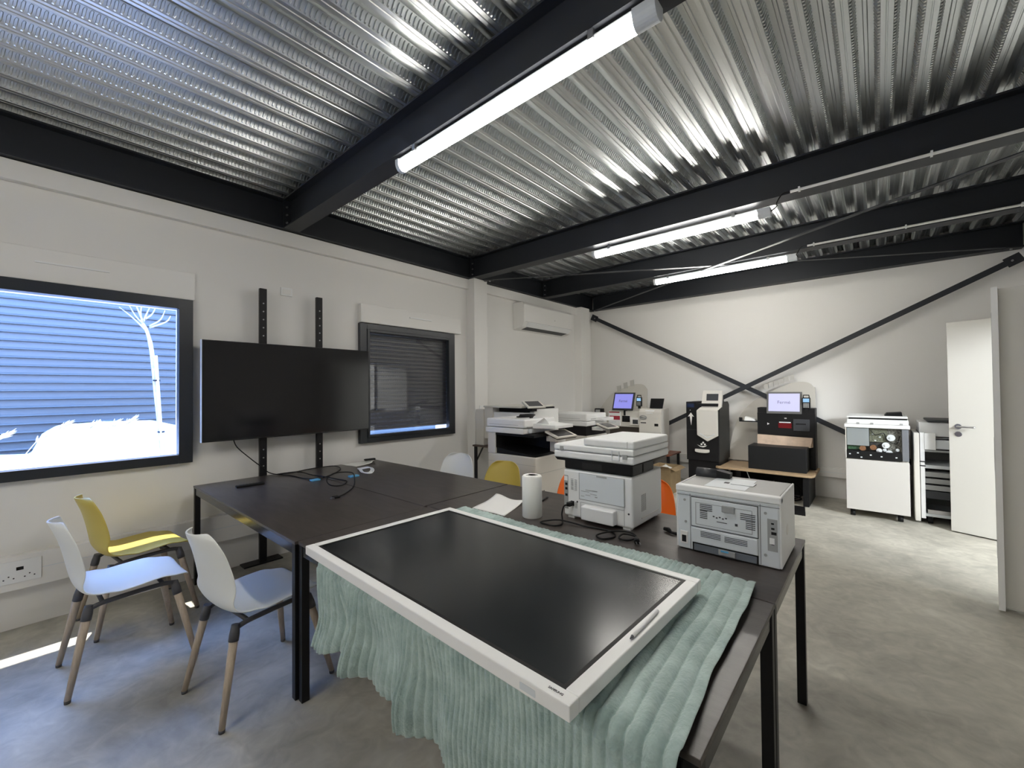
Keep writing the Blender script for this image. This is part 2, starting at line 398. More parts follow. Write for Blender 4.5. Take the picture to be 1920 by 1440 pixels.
# ---- double door leaves
def door(n, hinge, free, label, hz=1.06, handle=True, swap=1):
    t = bpy.data.objects.new('door_%d' % n, None); COL.objects.link(t); t['kind'] = 'structure'
    h, fr = Vector((*hinge, 0)), Vector((*free, 0)); d = fr-h; L = d.length; ang = math.atan2(d.y, d.x)
    t.location = h; t.rotation_euler = (0, 0, ang)
    build('door_leaf', MB().box(0, L, -.02, .02, .012, 2.105), DOORM, t, world=False, bevel=.003)
    if handle:
        for sd in (1, -1):
            m = MB(); x = L-.07
            m.cyl((x, sd*.02, hz), (x, sd*.028, hz), .026, 20); m.cyl((x, sd*.028, hz), (x, sd*.065, hz), .010, 12)
            m.tube(catmull([(x, sd*.062, hz), (x-.03, sd*.066, hz), (x-.13, sd*.066, hz)], 5), .009, 10)
            build('door_handle', m, CHROME, t, world=False)
            build('keyhole_plate', MB().cyl((x, sd*.02, hz-.075), (x, sd*.027, hz-.075), .026, 20), CHROME, t, world=False)
    else:
        build('edge_profile', MB().box(L-.03, L-.0008, .0205, .10, .012, 2.105), WPL, t, world=False)
        build('edge_seal', MB().box(L-.0005, L+.002, -.004, .008, .32, 1.95), DGP, t, world=False)
        build('lock_plate', MB().box(L-.0005, L+.0035, -.010, .010, .9, 1.12), CHROME, t, world=False)
    return t
door(1, (5.42, 5.79), (4.635, 6.115), '')
door(2, (5.46, 4.10), (4.675, 4.225), '', handle=False)
m = MB(); m.box(XR-.015, XR+.165, 4.04, 4.08, 0, 2.18); m.box(XR-.015, XR+.165, 5.80, 5.84, 0, 2.18); m.box(XR-.015, XR+.165, 4.08, 5.80, 2.14, 2.18)
struct('trim_5', m, TRIM)

# ================================================================== LIGHTS
def tube_light(x0, x1, y, label, z=2.872):
    t = thing('tube_light', label, 'light', ((x0+x1)/2, y, z-.035), 0, None)
    a = MB(); a.box(x0+.02, x1-.05, y-.030, y+.030, z+.012, z+.04); build('housing', a, LGP, t, bevel=.004)
    n = 12; P = [(y+.036*math.cos(PI+PI*i/n), z+.012+.046*math.sin(PI+PI*i/n)) for i in range(n+1)]
    d = MB(); d.prism(P, 'x', x0+.03, x1-.09); build('diffuser', d, LAMPM, t)
    e = MB(); P2 = [(y+.040*math.cos(PI+PI*i/n), z+.014+.050*math.sin(PI+PI*i/n)) for i in range(n+1)]+[(y+.040, z+.034), (y-.040, z+.034)]
    e.prism(P2, 'x', x0, x0+.03); build('end_cap', e, LGP, t)
    e = MB(); e.prism(P2, 'x', x1-.09, x1); build('end_cap', e, LGP, t)
    for x in (x0+.18, x1-.28):
        c = MB(); c.box(x, x+.025, y-.044, y+.044, z+.016, z+.058); build('clip', c, CHROME, t)
    return t
tube_light(1.84, 3.50, 1.535, 'lit tube light nearest the viewer under the first ceiling beam')
tube_light(1.86, 3.47, 3.90, 'lit tube light under the middle ceiling beam')
tube_light(1.88, 3.46, 5.44, 'lit farthest tube light, smallest in view, before the back wall')
tube_light(1.90, 3.46, -1.6, 'added fill tube light under the beam behind the viewer, out of view')  # invented lamp out of view, added to light the near end
tube_light(1.90, 3.46, -3.0, 'added fill tube light at the room end behind the viewer, out of view')  # extra unseen lamp, put in for the room's light
for y, x0, z, lab in ((3.759, 3.62, 2.938, 'thin white conduit clipped to the middle ceiling beam'), (5.349, 3.56, 2.948, 'thin white conduit clipped to the beam above the farthest tube light')):
    t = thing('cable_conduit', lab, 'conduit', (4.4, y, z))
    build('pipe', MB().cyl((x0, y, z), (5.28, y, z), .010, 12), TRIM, t)
    for x in (x0+.05, x0+.75, x0+1.45): build('clip', MB().box(x, x+.012, y-.016, y+.016, z-.014, z+.018), WPL, t)
    yl = 3.90 if y < 4.5 else 5.44
    p = catmull([(x0, y, z), (x0-.05, y, z), (x0-.09, y, z-.06), (x0-.10, yl-.06, 2.885), (3.465, yl, 2.875)], 6)
    o = build('lamp_cable', MB().tube(p, .0045, 6), BPL, t)
    
# ================================================================== WALL THINGS
t = thing('switch_plate', 'small white blank plate high on the wall above the television', 'switch', (0, 1.55, 2.35))
build('plate', MB().box(0, .012, 1.50, 1.60, 2.345, 2.42), WPL, t, bevel=.003); build('rocker', MB().box(.012, .016, 1.515, 1.585, 2.36, 2.405), TRIM, t, bevel=.002)
t = thing('wall_socket', 'small white socket plate low on the column beside the copier', 'socket', (.15, 3.92, 1.2))
build('plate', MB().box(.15, .160, 3.875, 3.965, 1.185, 1.265), WPL, t, bevel=.003); build('outlet', MB().cyl((.160, 3.92, 1.225), (.1615, 3.92, 1.225), .02, 16), TRIM, t)
# air conditioner on the left wall
t = thing('air_conditioner', 'white wall-mounted air conditioner near the back left corner', 'air conditioner', (0, 5.4, 2.34))
m = MB(); m.prism([(0, 2.76), (.19, 2.76), (.22, 2.72), (.22, 2.46), (.17, 2.40), (0, 2.36)], 'y', 4.74, 6.02); build('body', m, TRIM, t, bevel=.008)
m = MB(); m.hexa([(.175, 4.83, 2.400), (.23, 4.83, 2.452), (.23, 5.95, 2.452), (.175, 5.95, 2.400)], [(.172, 4.83, 2.408), (.226, 4.83, 2.462), (.226, 5.95, 2.462), (.172, 5.95, 2.408)]); build('air_flap', m, WPL, t)
build('air_slot', MB().hexa([(.06, 4.86, 2.374), (.168, 4.86, 2.397), (.168, 5.92, 2.397), (.06, 5.92, 2.374)], [(.06, 4.86, 2.378), (.168, 4.86, 2.402), (.168, 5.92, 2.402), (.06, 5.92, 2.378)]), DGP, t)
build('panel_seam', MB().box(.2195, .2208, 4.76, 6.0, 2.468, 2.471), GPL, t)
build('indicator', MB().box(.22, .2215, 5.50, 5.52, 2.56, 2.566), DGP, t)
# television on two-pole stand
t = thing('television_stand', 'black two-pole stand holding the television by the wall', 'tv stand', (.09, 1.57, 0))
for y in (1.327, 1.812):
    p = build('pole', MB().box(.066, .100, y-.028, y+.028, .012, 2.36), BLACKM, t, bevel=.003)
    for z in [1.95+.07*i for i in range(5)]+[.83, .90, .97]: build('bolt', MB().cyl((.100, y, z), (.1025, y, z), .006, 8), CHROME, p)
    build('base_plate', MB().box(.005, .118, y-.15, y+.15, 0, .012), BLACKM, t)
build('crossbar', MB().box(.1005, .1145, 1.25, 1.89, 1.36, 1.42), BLACKM, t); build('crossbar', MB().box(.1005, .1145, 1.25, 1.89, 1.60, 1.66), BLACKM, t)
t = thing('television', 'large black flat television facing the room, switched off', 'television', (.12, 1.59, 1.07))
build('casing', MB().box(.115, .155, .877, 2.290, 1.075, 1.877), TVB, t, bevel=.003)
build('screen', MB().box(.155, .1562, .884, 2.283, 1.087, 1.871), SCREEN, t)
build('lit_edge_strip', MB().box(.115, .156, .8745, .877, 1.075, 1.877), LGP, t)  # pale strip paints the light caught by the casing's left edge

# ================================================================== TABLES
def table(name_label, x0, x1, y0, y1):
    t = thing('meeting_table', name_label, 'table', ((x0+x1)/2, (y0+y1)/2, 0), 0, None)
    build('tabletop', MB().box(x0, x1, y0, y1, .735, .75), TABLE, t, bevel=.0015)
    r = MB(); k = .006; h0 = .685; h1 = .7348
    r.box(x0+k, x1-k, y0+k, y0+k+.03, h0, h1); r.box(x0+k, x1-k, y1-k-.03, y1-k, h0, h1)
    r.box(x0+k, x0+k+.03, y0+k+.03, y1-k-.03, h0, h1); r.box(x1-k-.03, x1-k, y0+k+.03, y1-k-.03, h0, h1)
    build('rail', r, RAILM, t)
    for x in (x0+.002, x1-.038):
        for y in (y0+.002, y1-.038): build('leg', MB().box(x, x+.036, y, y+.036, 0, h1), BLACKM, t, bevel=.002)
    return t
table('dark meeting table at front left, beside the pale chairs', .12, 1.993, .832, 1.600)
table('dark meeting table at front right, under the blanket', 1.997, 3.825, .845, 1.612)
table('dark meeting table at back left, with the cables and crumpled paper', .12, 1.965, 1.608, 2.385)
table('dark meeting table at back right, carrying both small printers', 1.975, 3.825, 1.62, 2.385)

# ---- plush blanket
def blanket():
    nu = 720; P = .0262
    dens = [(0, 34), (.25, 36), (.45, 44), (.70, 52), (.84, 50), (.90, 27), (1, 24)]
    def den(u):
        for (a, p), (c, q) in zip(dens, dens[1:]):
            if u <= c: return p+(q-p)*(u-a)/(c-a)
        return dens[-1][1]
    PH = [0]
    for i in range(nu): PH.append(PH[-1]+den((i+.5)/nu)*1.49/nu)
    y_back, y_front = 1.735, .826
    rows = []
    L_top = y_back-y_front
    for j in range(56): rows.append(('top', j/55))
    for j in range(1, 9): rows.append(('bend', j/8))
    for j in range(1, 61): rows.append(('hang', j/60))
    hem = [(2.30, .43), (2.40, .425), (2.50, .45), (2.62, .44), (2.75, .45), (2.86, .43), (2.95, .40), (3.05, .40), (3.2, .40), (3.4, .37), (3.6, .36), (3.83, .36)]
    def hz(x):
        for (a, za), (c, zc) in zip(hem, hem[1:]):
            if x <= c: return za+(zc-za)*max(0, (x-a)/(c-a))
        return hem[-1][1]
    vs = []
    rnd = random.Random(3)
    ph = [rnd.uniform(0, 6) for _ in range(6)]
    for (kind, t) in rows:
        for i in range(nu+1):
            u = i/nu; U = PH[i]; pw = 24/den(u)*1.0
            rib = abs(math.sin(PI*U)); rib = rib**.6*min(1.25, .55+pw*.6)
            wob = .15*math.sin(U*.9+ph[0])
            if kind == 'top':
                y = y_back-L_top*t
                y += -.012*(1-t)*(rib*.9) + .012*(1-t)*math.sin(u*9+1)
                xl = 2.19+.125*t; xr = 3.752+.045*t + .006*math.sin(t*7)
                x = xl+(xr-xl)*u
                z = .7535+.0045+.0125*rib*(.85+.15*math.sin(y*40+U*2.1))
                x += .0012*math.sin(y*23+U)
                lump = max(0, math.sin((x-3.35)*8+(y-1.0)*9))*max(0, min(1, (x-3.55)/.15))*.007
                z += lump
                if t < .03: z -= .006*(1-t/.03)
            elif kind == 'bend':
                a = t*PI/2; R = .022
                xl, xr = 2.315, 3.797
                x = xl+(xr-xl)*u
                rr = R+.0045+.0135*rib-.004
                y = y_front-rr*math.sin(a); z = .754-.018+rr*math.cos(a)
            else:
                xl, xr = 2.315+.03*math.sin(t*3), 3.797
                x0 = xl+(xr-xl)*u
                fold = math.sin(u*31+1.2)+.7*math.sin(u*53+ph[1])
                amp = .034*min(1, t*1.6)*(1.0 if u < .42 else max(.18, 1-(u-.42)*3))
                x = x0+.016*min(1, t*1.5)*math.cos(u*31+1.2)*(1 if u < .45 else .3)
                z1 = hz(x0)-.01*math.sin(u*27)
                z = .736+(z1-.736)*t
                amp *= min(1, .15+u/.12)
                y = y_front-.030-amp*fold*.8-.012*rib-.012*t-.010*math.sin(t*8+u*5)*t
                y = min(y, y_front-.008)
            vs.append((x, y, z))
    n = nu+1; R = len(rows)
    fs = [(j*n+i, (j+1)*n+i, (j+1)*n+i+1, j*n+i+1) for j in range(R-1) for i in range(nu)]
    m = MB(); m.add(vs, fs, 0, True)
    o = build('blanket', m, PLUSH)
    s = o.modifiers.new('thick', 'SOLIDIFY'); s.thickness = .004; s.offset = -1
    tag(o, 'sage green ribbed plush blanket draped over the front table', 'blanket')
blanket()

# ---- white-framed display lying flat
cxd, cyd, ang = 2.958, 1.123, math.radians(-1.7)
t = thing('touch_display', 'large white-framed display lying flat on the green blanket', 'display', (cxd, cyd, .779), ang)
hx, hy = .665, .383; bz = .036
m = MB(); m.box(-hx, hx, -hy, -hy+bz, .006, .041); m.box(-hx, hx, hy-bz, hy, .006, .041); m.box(-hx, -hx+bz, -hy+bz, hy-bz, .006, .041); m.box(hx-bz, hx, -hy+bz, hy-bz, .006, .041)
fr = build('frame', m, BEZEL, t, world=False, bevel=.003)
build('back_cover', MB().box(-hx+.01, hx-.01, -hy+.01, hy-.01, 0, .006), LGP, t, world=False)
m = MB(); k = .012; a, c = hx-bz, hy-bz
m.box(-a, a, -c, -c+k, .0065, .0385); m.box(-a, a, c-k, c, .0065, .0385); m.box(-a, -a+k, -c+k, c-k, .0065, .0385); m.box(a-k, a, -c+k, c-k, .0065, .0385)
build('inner_border', m, BPL, t, world=False)
build('screen', MB().box(-a+k, a-k, -c+k, c-k, .0065, .0375), DISP, t, world=False)
build('power_button', MB().box(.53, .575, -hy-.0008, -hy+.004, .014, .030), LGP, t, world=False, bevel=.0006)
tx = text('brand_lettering', 'SAMSUNG', .0085, (0, 0, 0), (1, 0, 0), (0, 1, 0), DGP)
tx.parent = t; tx.location = (.628-.01, -hy+.017, .0413)
s = thing('stylus', 'thin white stylus resting on the display right edge', 'stylus', (3.606, 1.10, .8205), 0)
build('barrel', MB().tube([(0, -.078, .0045), (0, .085, .0045)], .0045, 10), WPL, s, world=False)
build('tip', MB().tube([(0, -.078, .0045), (0, -.092, .0045)], [.0043, .001], 10), CHF, s, world=False)

# ================================================================== CHAIRS
def chair_shell(m):
    prof = catmull([(.236, .410, .085), (.234, .420, .135), (.228, .432, .168), (.205, .446, .192), (.12, .452, .212), (0, .444, .222), (-.10, .438, .220), (-.165, .448, .212), (-.208, .49, .205), (-.228, .56, .205), (-.245, .65, .200), (-.265, .73, .182), (-.282, .778, .160), (-.292, .804, .138), (-.298, .820, .112), (-.302, .829, .086)], 3)
    nt = 16; vs = []
    for i, p in enumerate(prof):
        y, z, w_ = p
        up_ = max(0, min(1, (z-.46)/.12)) if y < -.1 else 0
        for k in range(nt+1):
            q = -1+2*k/nt; x = w_*math.sin(q*PI/2)**1 if 0 else w_*q
            c = abs(q)**2.2
            yy = y+up_*.050*c; zz = z+(1-up_)*.020*c*(1 if y < .15 else .4)
            if up_ < .5 and y < -.1: zz += .012*c
            vs.append((x, yy, zz))
    n = nt+1
    m.add(vs, [(i*n+k, i*n+k+1, (i+1)*n+k+1, (i+1)*n+k) for i in range(len(prof)-1) for k in range(nt)], 0, True)
def make_chair(label, shell_mat, loc, rz, group=None):
    t = thing('chair', label, 'chair', loc, rz, group)
    m = MB(); chair_shell(m); o = build('shell', m, shell_mat, t, world=False)
    s = o.modifiers.new('t', 'SOLIDIFY'); s.thickness = .008; s.offset = 0
    s = o.modifiers.new('s', 'SUBSURF'); s.levels = 1; s.render_levels = 1
    f = MB()
    for sx in (-1, 1):
        f.tube(catmull([(sx*.158, .175, .405), (sx*.165, .10, .418), (sx*.165, -.10, .412), (sx*.155, -.165, .395)], 4), .012, 8)
    f.tube([(-.16, .12, .415), (.16, .12, .415)], .010, 8); f.tube([(-.16, -.12, .410), (.16, -.12, .410)], .010, 8)
    build('seat_frame', f, CHF, t, world=False)
    for sx in (-1, 1):
        for sy in (-1, 1):
            top = Vector((sx*.155, sy*.168, .412)); bot = Vector((sx*(.248 if sy > 0 else .212), sy*.245, .012)); d = (bot-top)
            l = build('leg', MB().tube([top+d*.14, top+d*.5, bot], [.0185, .0165, .0125], 12), WOODL, t, world=False)
            build('leg_socket', MB().tube([top, top+d*.10, top+d*.17], [.017, .021, .0205], 12), CHF, l, world=False)
            build('foot', MB().tube([bot-d*.005, bot+Vector((0, 0, -.012))], [.0132, .0122], 12), CHF, l, world=False)
    return t
ch = make_chair('white shell chair, nearest the window, with its seat turned to the front table', CHW, (.96, .365, 0), math.radians(2))
def place(label, m, loc, rz):
    c = copy_tree(ch); c['label'] = label; c.location = loc; c.rotation_euler = (0, 0, rz)
    if m is not CHW:
        for o in list(COL.objects):
            if o.parent == c and o.name.startswith('shell'):
                o.data = o.data.copy(); o.data.materials[0] = m
    return c
place('yellow shell chair between the window wall and the front table', CHY, (.355, .487, 0), math.radians(7))
place('white shell chair pulled halfway under the front table, beside its leg', CHW, (1.705, .772, 0), math.radians(6.3))
place('white chair behind the far table, its back against the window wall side', CHW, (.97, 2.60, 0), PI+.25)
place('yellow chair behind the far table in front of the big copier', CHY, (1.62, 2.52, 0), PI+.10)
place('orange chair mostly hidden left of the printer on the table', CHO, (2.335, 2.60, 0), PI)
place('orange chair right of the all-in-one printer, behind the table', CHO, (2.872, 2.62, 0), PI)

# ================================================================== TABLE THINGS
TZ = .75
# paper towel roll
t = thing('paper_towel_roll', 'tall white paper towel roll standing on the table', 'paper roll', (2.615, 1.862, TZ))
m = MB(); m.tube([(0, 0, 0), (0, 0, .004), (0, 0, .224), (0, 0, .232)], [.052, .056, .056, .050], 36); build('roll', m, ROLLM, t, world=False)
build('core', MB().tube([(0, 0, .2325), (0, 0, .2335)], [.022, .022], 20), DGP, t, world=False)
m = MB(); m.tube([(0, 0, .2322), (0, 0, .2335)], [.034, .030], 24); build('wrap_fold', m, PLAS, t, world=False)
# paper sheets
def sheet(pts, z, label, name='paper_sheet', curl=.02, seed=1):
    rnd = random.Random(seed); a, b_, c, d = [Vector((*p, z)) for p in pts]; n = 12; vs = []
    for j in range(n+1):
        for i in range(n+1):
            u, v = i/n, j/n; p = (a*(1-u)+b_*u)*(1-v)+(d*(1-u)+c*u)*v
            p.z += curl*max(0, v-.4)**2*(.6+.4*math.sin(u*6+seed)) + .0012+.0008*math.sin(u*11+v*7)
            vs.append(p)
    m = MB(); m.add(vs, [(j*(n+1)+i, j*(n+1)+i+1, (j+1)*(n+1)+i+1, (j+1)*(n+1)+i) for j in range(n) for i in range(n)], 0, True)
    o = build(name, m, PAPER); sm = o.modifiers.new('t', 'SOLIDIFY'); sm.thickness = .0006; sm.offset = 1
    return tag(o, label, 'paper')
sheet([(2.23, 1.765), (2.49, 1.765), (2.40, 2.05), (2.16, 2.05)], TZ, 'white paper sheet with curled edge beside the paper roll', curl=.06)
sheet([(.125, 2.0), (.35, 2.04), (.33, 2.22), (.13, 2.37)], TZ, 'crumpled white paper on the far corner of the table by the wall', curl=.05, seed=3)
# remote controls
def remote(loc, rz, L, W, label):
    t = thing('remote_control', label, 'remote control', loc, rz)
    build('body', MB().box(-W/2, W/2, -L/2, L/2, 0, .016), BPL, t, world=False, bevel=.004)
    for i in range(6):
        for j in (-1, 0, 1): build('button', MB().cyl((j*W*.28, -L*.35+i*L*.12, .016), (j*W*.28, -L*.35+i*L*.12, .0175), .003, 8), DGP, t, world=False)
    return t
remote((.475, 1.11, TZ), math.radians(-3), .185, .042, 'black remote control at the near edge of the table by the wall')
remote((.20, 2.27, TZ+.016), math.radians(-8), .11, .035, 'small black remote lying on the crumpled white paper')
# cables
def cable(label, pts, r, m=BPL, name='cable', n=7, ends=None):
    t = thing(name, label, 'cable', tuple(Vector(pts[0])))
    build('cord', MB().tube(catmull(pts, n), r, 7), m, t)
    return t
zc = TZ+.005
ct = cable('long black cable hanging from the television and coiled on the table',
      [(.09, 1.10, 1.10), (.12, 1.12, 1.02), (.12, 1.20, .93), (.13, 1.30, .83), (.15, 1.37, zc+.01), (.33, 1.46, zc), (.53, 1.48, zc), (.65, 1.53, zc+.004), (.60, 1.65, zc), (.40, 1.86, zc), (.22, 1.90, zc+.006), (.14, 1.80, zc), (.18, 1.64, zc+.004), (.28, 1.50, zc+.012),
       (.22, 1.40, zc+.008), (.20, 1.50, zc+.004), (.30, 1.56, zc+.008), (.48, 1.56, zc+.010), (.64, 1.60, zc+.008), (.78, 1.64, zc), (.92, 1.65, zc), (1.03, 1.55, zc), (1.0, 1.48, zc+.01), (.86, 1.52, zc+.03), (.70, 1.66, zc+.035), (.72, 1.80, zc+.02), (.95, 1.70, zc+.004), (1.15, 1.58, zc), (1.28, 1.46, zc), (1.34, 1.38, zc)], .0042)
build('usb_plug', MB().box(1.325, 1.365, 1.335, 1.372, TZ+.001, TZ+.012), BPL, ct, bevel=.001); build('usb_tip', MB().box(1.345, 1.368, 1.312, 1.333, TZ+.003, TZ+.010), CHROME, ct)
wt = thing('cable', 'short white cable looped up on the far table beside its blue plug', 'cable', (.72, 1.93, TZ))
for dx in (0, .022, .044):
    build('loop', MB().tube(catmull([(.50+dx, 1.975+dx*.3, zc+.002), (.60+dx, 2.02, zc+.022), (.70+dx, 1.99, zc+.018), (.76+dx, 1.93, zc+.006), (.70+dx, 1.90, zc+.008), (.60+dx, 1.93, zc+.018), (.50+dx, 1.975+dx*.3, zc+.004)], 5), .005, 7), WPL, wt)
build('blue_plug', MB().box(.755, .80, 1.745, 1.825, TZ, TZ+.013), BLUEP, wt, bevel=.003)
tag(build('usb_connector', MB().box(.655, .70, 1.475, 1.545, TZ+.0005, TZ+.012), BLUEP, bevel=.003), 'small blue connector lying among the black cables', 'connector')
# pen near printer
t = thing('pen', 'black pen on the table between paper roll and printer', 'pen', (2.46, 2.185, TZ), math.radians(15))
build('barrel', MB().tube([(0, -.05, .006), (0, .04, .006)], .0055, 8), BPL, t, world=False); build('clip', MB().box(-.001, .001, .0, .045, .011, .013), DGP, t, world=False)
build('cap', MB().tube([(0, .04, .006), (0, .062, .006)], [.0062, .005], 8), DGP, t, world=False)

# ---- all-in-one printer on the table (back side towards us)
def mfp():
    t = thing('all_in_one_printer', 'white all-in-one printer with black middle band on the table', 'printer', (2.958, 2.16, TZ))
    X0, X1, Y0, Y1 = 2.755, 3.165, 1.972, 2.345
    build('body', MB().box(X0, X1, Y0, Y1, TZ+.012, 1.020), WPL, t, bevel=.012, seg=3)
    for x in (X0+.02, X1-.06):
        for y in (Y0+.012, Y1-.05): build('foot', MB().box(x, x+.04, y, y+.035, TZ, TZ+.014), WPL, t)
    b = MB(); b.box(X0+.003, X1-.002, Y0+.003, Y0+.13, 1.0205, 1.082); b.box(X0+.003, X0+.045, Y0+.13, Y1-.02, 1.0205, 1.082); b.box(X1-.13, X1-.002, Y0+.13, Y1-.10, 1.0205, 1.082)
    bb = build('middle_band', b, BPL, t, bevel=.01)
    build('paper_slot', MB().box(X0+.12, X0+.24, Y0+.0015, Y0+.004, 1.030, 1.066), TVB, bb)
    b = MB(); b.prism([(X0-.050, 1.082), (X0-.035, 1.068), (X1-.01, 1.068), (X1+.012, 1.082)], 'y', Y0-.010, Y1+.06); build('scanner_tray', b, BPL, t)
    sc_ = build('scanner_base', MB().box(X0-.056, X1+.014, Y0-.014, Y1+.075, 1.082, 1.122), WPL, t, bevel=.010, seg=3)
    ld = build('scanner_lid', MB().box(X0-.056, X1+.014, Y0-.014, Y1+.075, 1.125, 1.158), WPL, t, bevel=.009, seg=3)
    build('hinge', MB().box(X0-.012, X0+.010, Y0-.017, Y0-.012, 1.125, 1.147), GPL, ld); build('hinge', MB().box(X1-.045, X1-.02, Y0-.017, Y0-.012, 1.108, 1.132), GPL, ld)
    m = MB(); x0, x1, z0, z1 = X1-.105, X1-.062, 1.098, 1.146
    m.box(x0, x1, Y0-.0165, Y0-.013, z0, z0+.004); m.box(x0, x1, Y0-.0165, Y0-.013, z1-.004, z1); m.box(x0, x0+.004, Y0-.0165, Y0-.013, z0, z1); m.box(x1-.004, x1, Y0-.0165, Y0-.013, z0, z1); build('hinge_cover', m, LGP, ld)
    build('document_feeder', MB().box(X0+.135, X1+.014, Y0-.010, Y1+.07, 1.158, 1.200), WPL, t, bevel=.010, seg=3)
    build('feeder_seam', MB().box(X1-.022, X1-.020, Y0-.0108, Y0-.0098, 1.162, 1.196), GPL, t)
    # back panel, door, tray cover
    d = build('rear_door', MB().box(X0+.105, X1-.045, Y0-.005, Y0+.002, .868, 1.006), LGP, t, bevel=.002)
    m = MB(); m.box(X0+.11, X1-.045, Y0-.0062, Y0-.001, .8645, .8685); m.box(X0+.101, X1-.041, Y0-.0035, Y0-.001, .864, 1.008); build('door_seam', m, GPL, d)
    build('release_latch', MB().box(X0+.21, X0+.27, Y0-.0065, Y0-.004, .998, 1.005), GPL, d)
    m = MB()
    for i in range(5): m.box(X0+.115+.028*(i % 3), X0+.135+.028*(i % 3)+.01*i, Y0-.0058, Y0-.0048, .884+.009*i, .887+.009*i)
    m.box(X0+.185, X0+.215, Y0-.0058, Y0-.0048, .92, .924); m.box(X0+.20, X0+.215, Y0-.0058, Y0-.0048, .888, .893)
    build('rating_label', m, GPL, d)
    build('tray_cover', MB().box(X0+.135, X1-.085, Y0-.045, Y0+.002, TZ+.020, .842), WPL, t, bevel=.006)
    m = MB(); m.box(X0+.108, X0+.110, Y0-.0012, Y0+.001, .77, .848); m.box(X0+.108, X1-.045, Y0-.0012, Y0+.001, .848, .850); m.box(X1-.047, X1-.045, Y0-.0012, Y0+.001, .77, 1.0); build('panel_seam', m, GPL, t)
    # port bay at left
    p = build('port_bay', MB().box(X0+.004, X0+.030, Y0-.002, Y0+.002, .80, .985), GPL, t)
    for z in (.87, .905, .93): build('port', MB().box(X0+.012, X0+.026, Y0-.0035, Y0-.0018, z, z+.013), BPL, p)
    build('port_cover', MB().box(X0+.006, X0+.028, Y0-.0035, Y0-.0018, .955, .98), WPL, p)
    m = MB()
    for k in range(9):
        m.box(X0+.048, X0+.064, Y0-.0012, Y0+.001, .910+k*.007, .913+k*.007); m.box(X0+.072, X0+.088, Y0-.0012, Y0+.001, .908+k*.007, .911+k*.007)
    build('vent', m, GPL, t)
    m = MB()
    for k in range(5): m.box(X0+.072, X0+.088, Y0-.0012, Y0+.001, .812+k*.007, .815+k*.007)
    build('vent', m, GPL, t)
    for x, z in ((X0+.088, .848), (X1-.022, .835)): build('screw', MB().cyl((x, Y0-.0015, z), (x, Y0+.001, z), .005, 10), DGP, t)
    m = MB()
    for i in range(14):
        for j in range(5): m.box(X1-.001, X1+.0008, Y0+.10+j*.012, Y0+.108+j*.012, .83+i*.0062, .8335+i*.0062)
    build('side_vent', m, GPL, t)
    m = MB(); m.box(X1-.002, X1+.004, Y0+.10, Y1-.06, .793, .799); build('grip_ledge', m, TRIM, t)
    build('power_inlet', MB().box(X0+.048, X0+.068, Y0-.004, Y0+.002, .822, .848), BPL, t)
    m = MB(); m.box(X1-.135, X1+.001, Y1-.098, Y1+.002, 1.0205, 1.0215); build('control_deck', m, TRIM, t)
mfp()
pc = thing('power_cord', 'black power cord plugged into the all-in-one printer, plug lying loose', 'cable', (2.81, 1.95, TZ))
build('connector', MB().box(2.798, 2.822, 1.930, 1.967, .824, .846), BPL, pc, bevel=.003)
build('cord', MB().tube(catmull([(2.81, 1.932, .835), (2.80, 1.905, .83), (2.79, 1.90, .79), (2.80, 1.89, .757), (2.83, 1.83, zc), (2.80, 1.79, zc), (2.72, 1.80, zc), (2.78, 1.87, zc+.006), (2.86, 1.885, zc+.004), (2.95, 1.89, zc), (3.04, 1.905, zc), (3.10, 1.89, zc), (3.13, 1.84, zc), (3.10, 1.78, zc), (3.06, 1.80, zc+.004), (3.10, 1.87, zc+.012), (3.17, 1.915, zc+.012), (3.22, 1.89, zc+.004), (3.20, 1.84, zc), (3.16, 1.83, zc+.004), (3.16, 1.88, zc+.010), (3.21, 1.90, zc+.004), (3.235, 1.86, zc)], 7), .0042, 7), BPL, pc)
pl = build('plug', MB().tube([(3.230, 1.868, TZ+.013), (3.240, 1.848, TZ+.013), (3.252, 1.826, TZ+.013)], [.009, .013, .012], 12), BPL, pc)
for d in (-.009, .009): build('pin', MB().cyl((3.256+d*.8, 1.824+d*.3, TZ+.013), (3.272+d*.8, 1.800+d*.3, TZ+.013), .0024, 8), CHROME, pl)

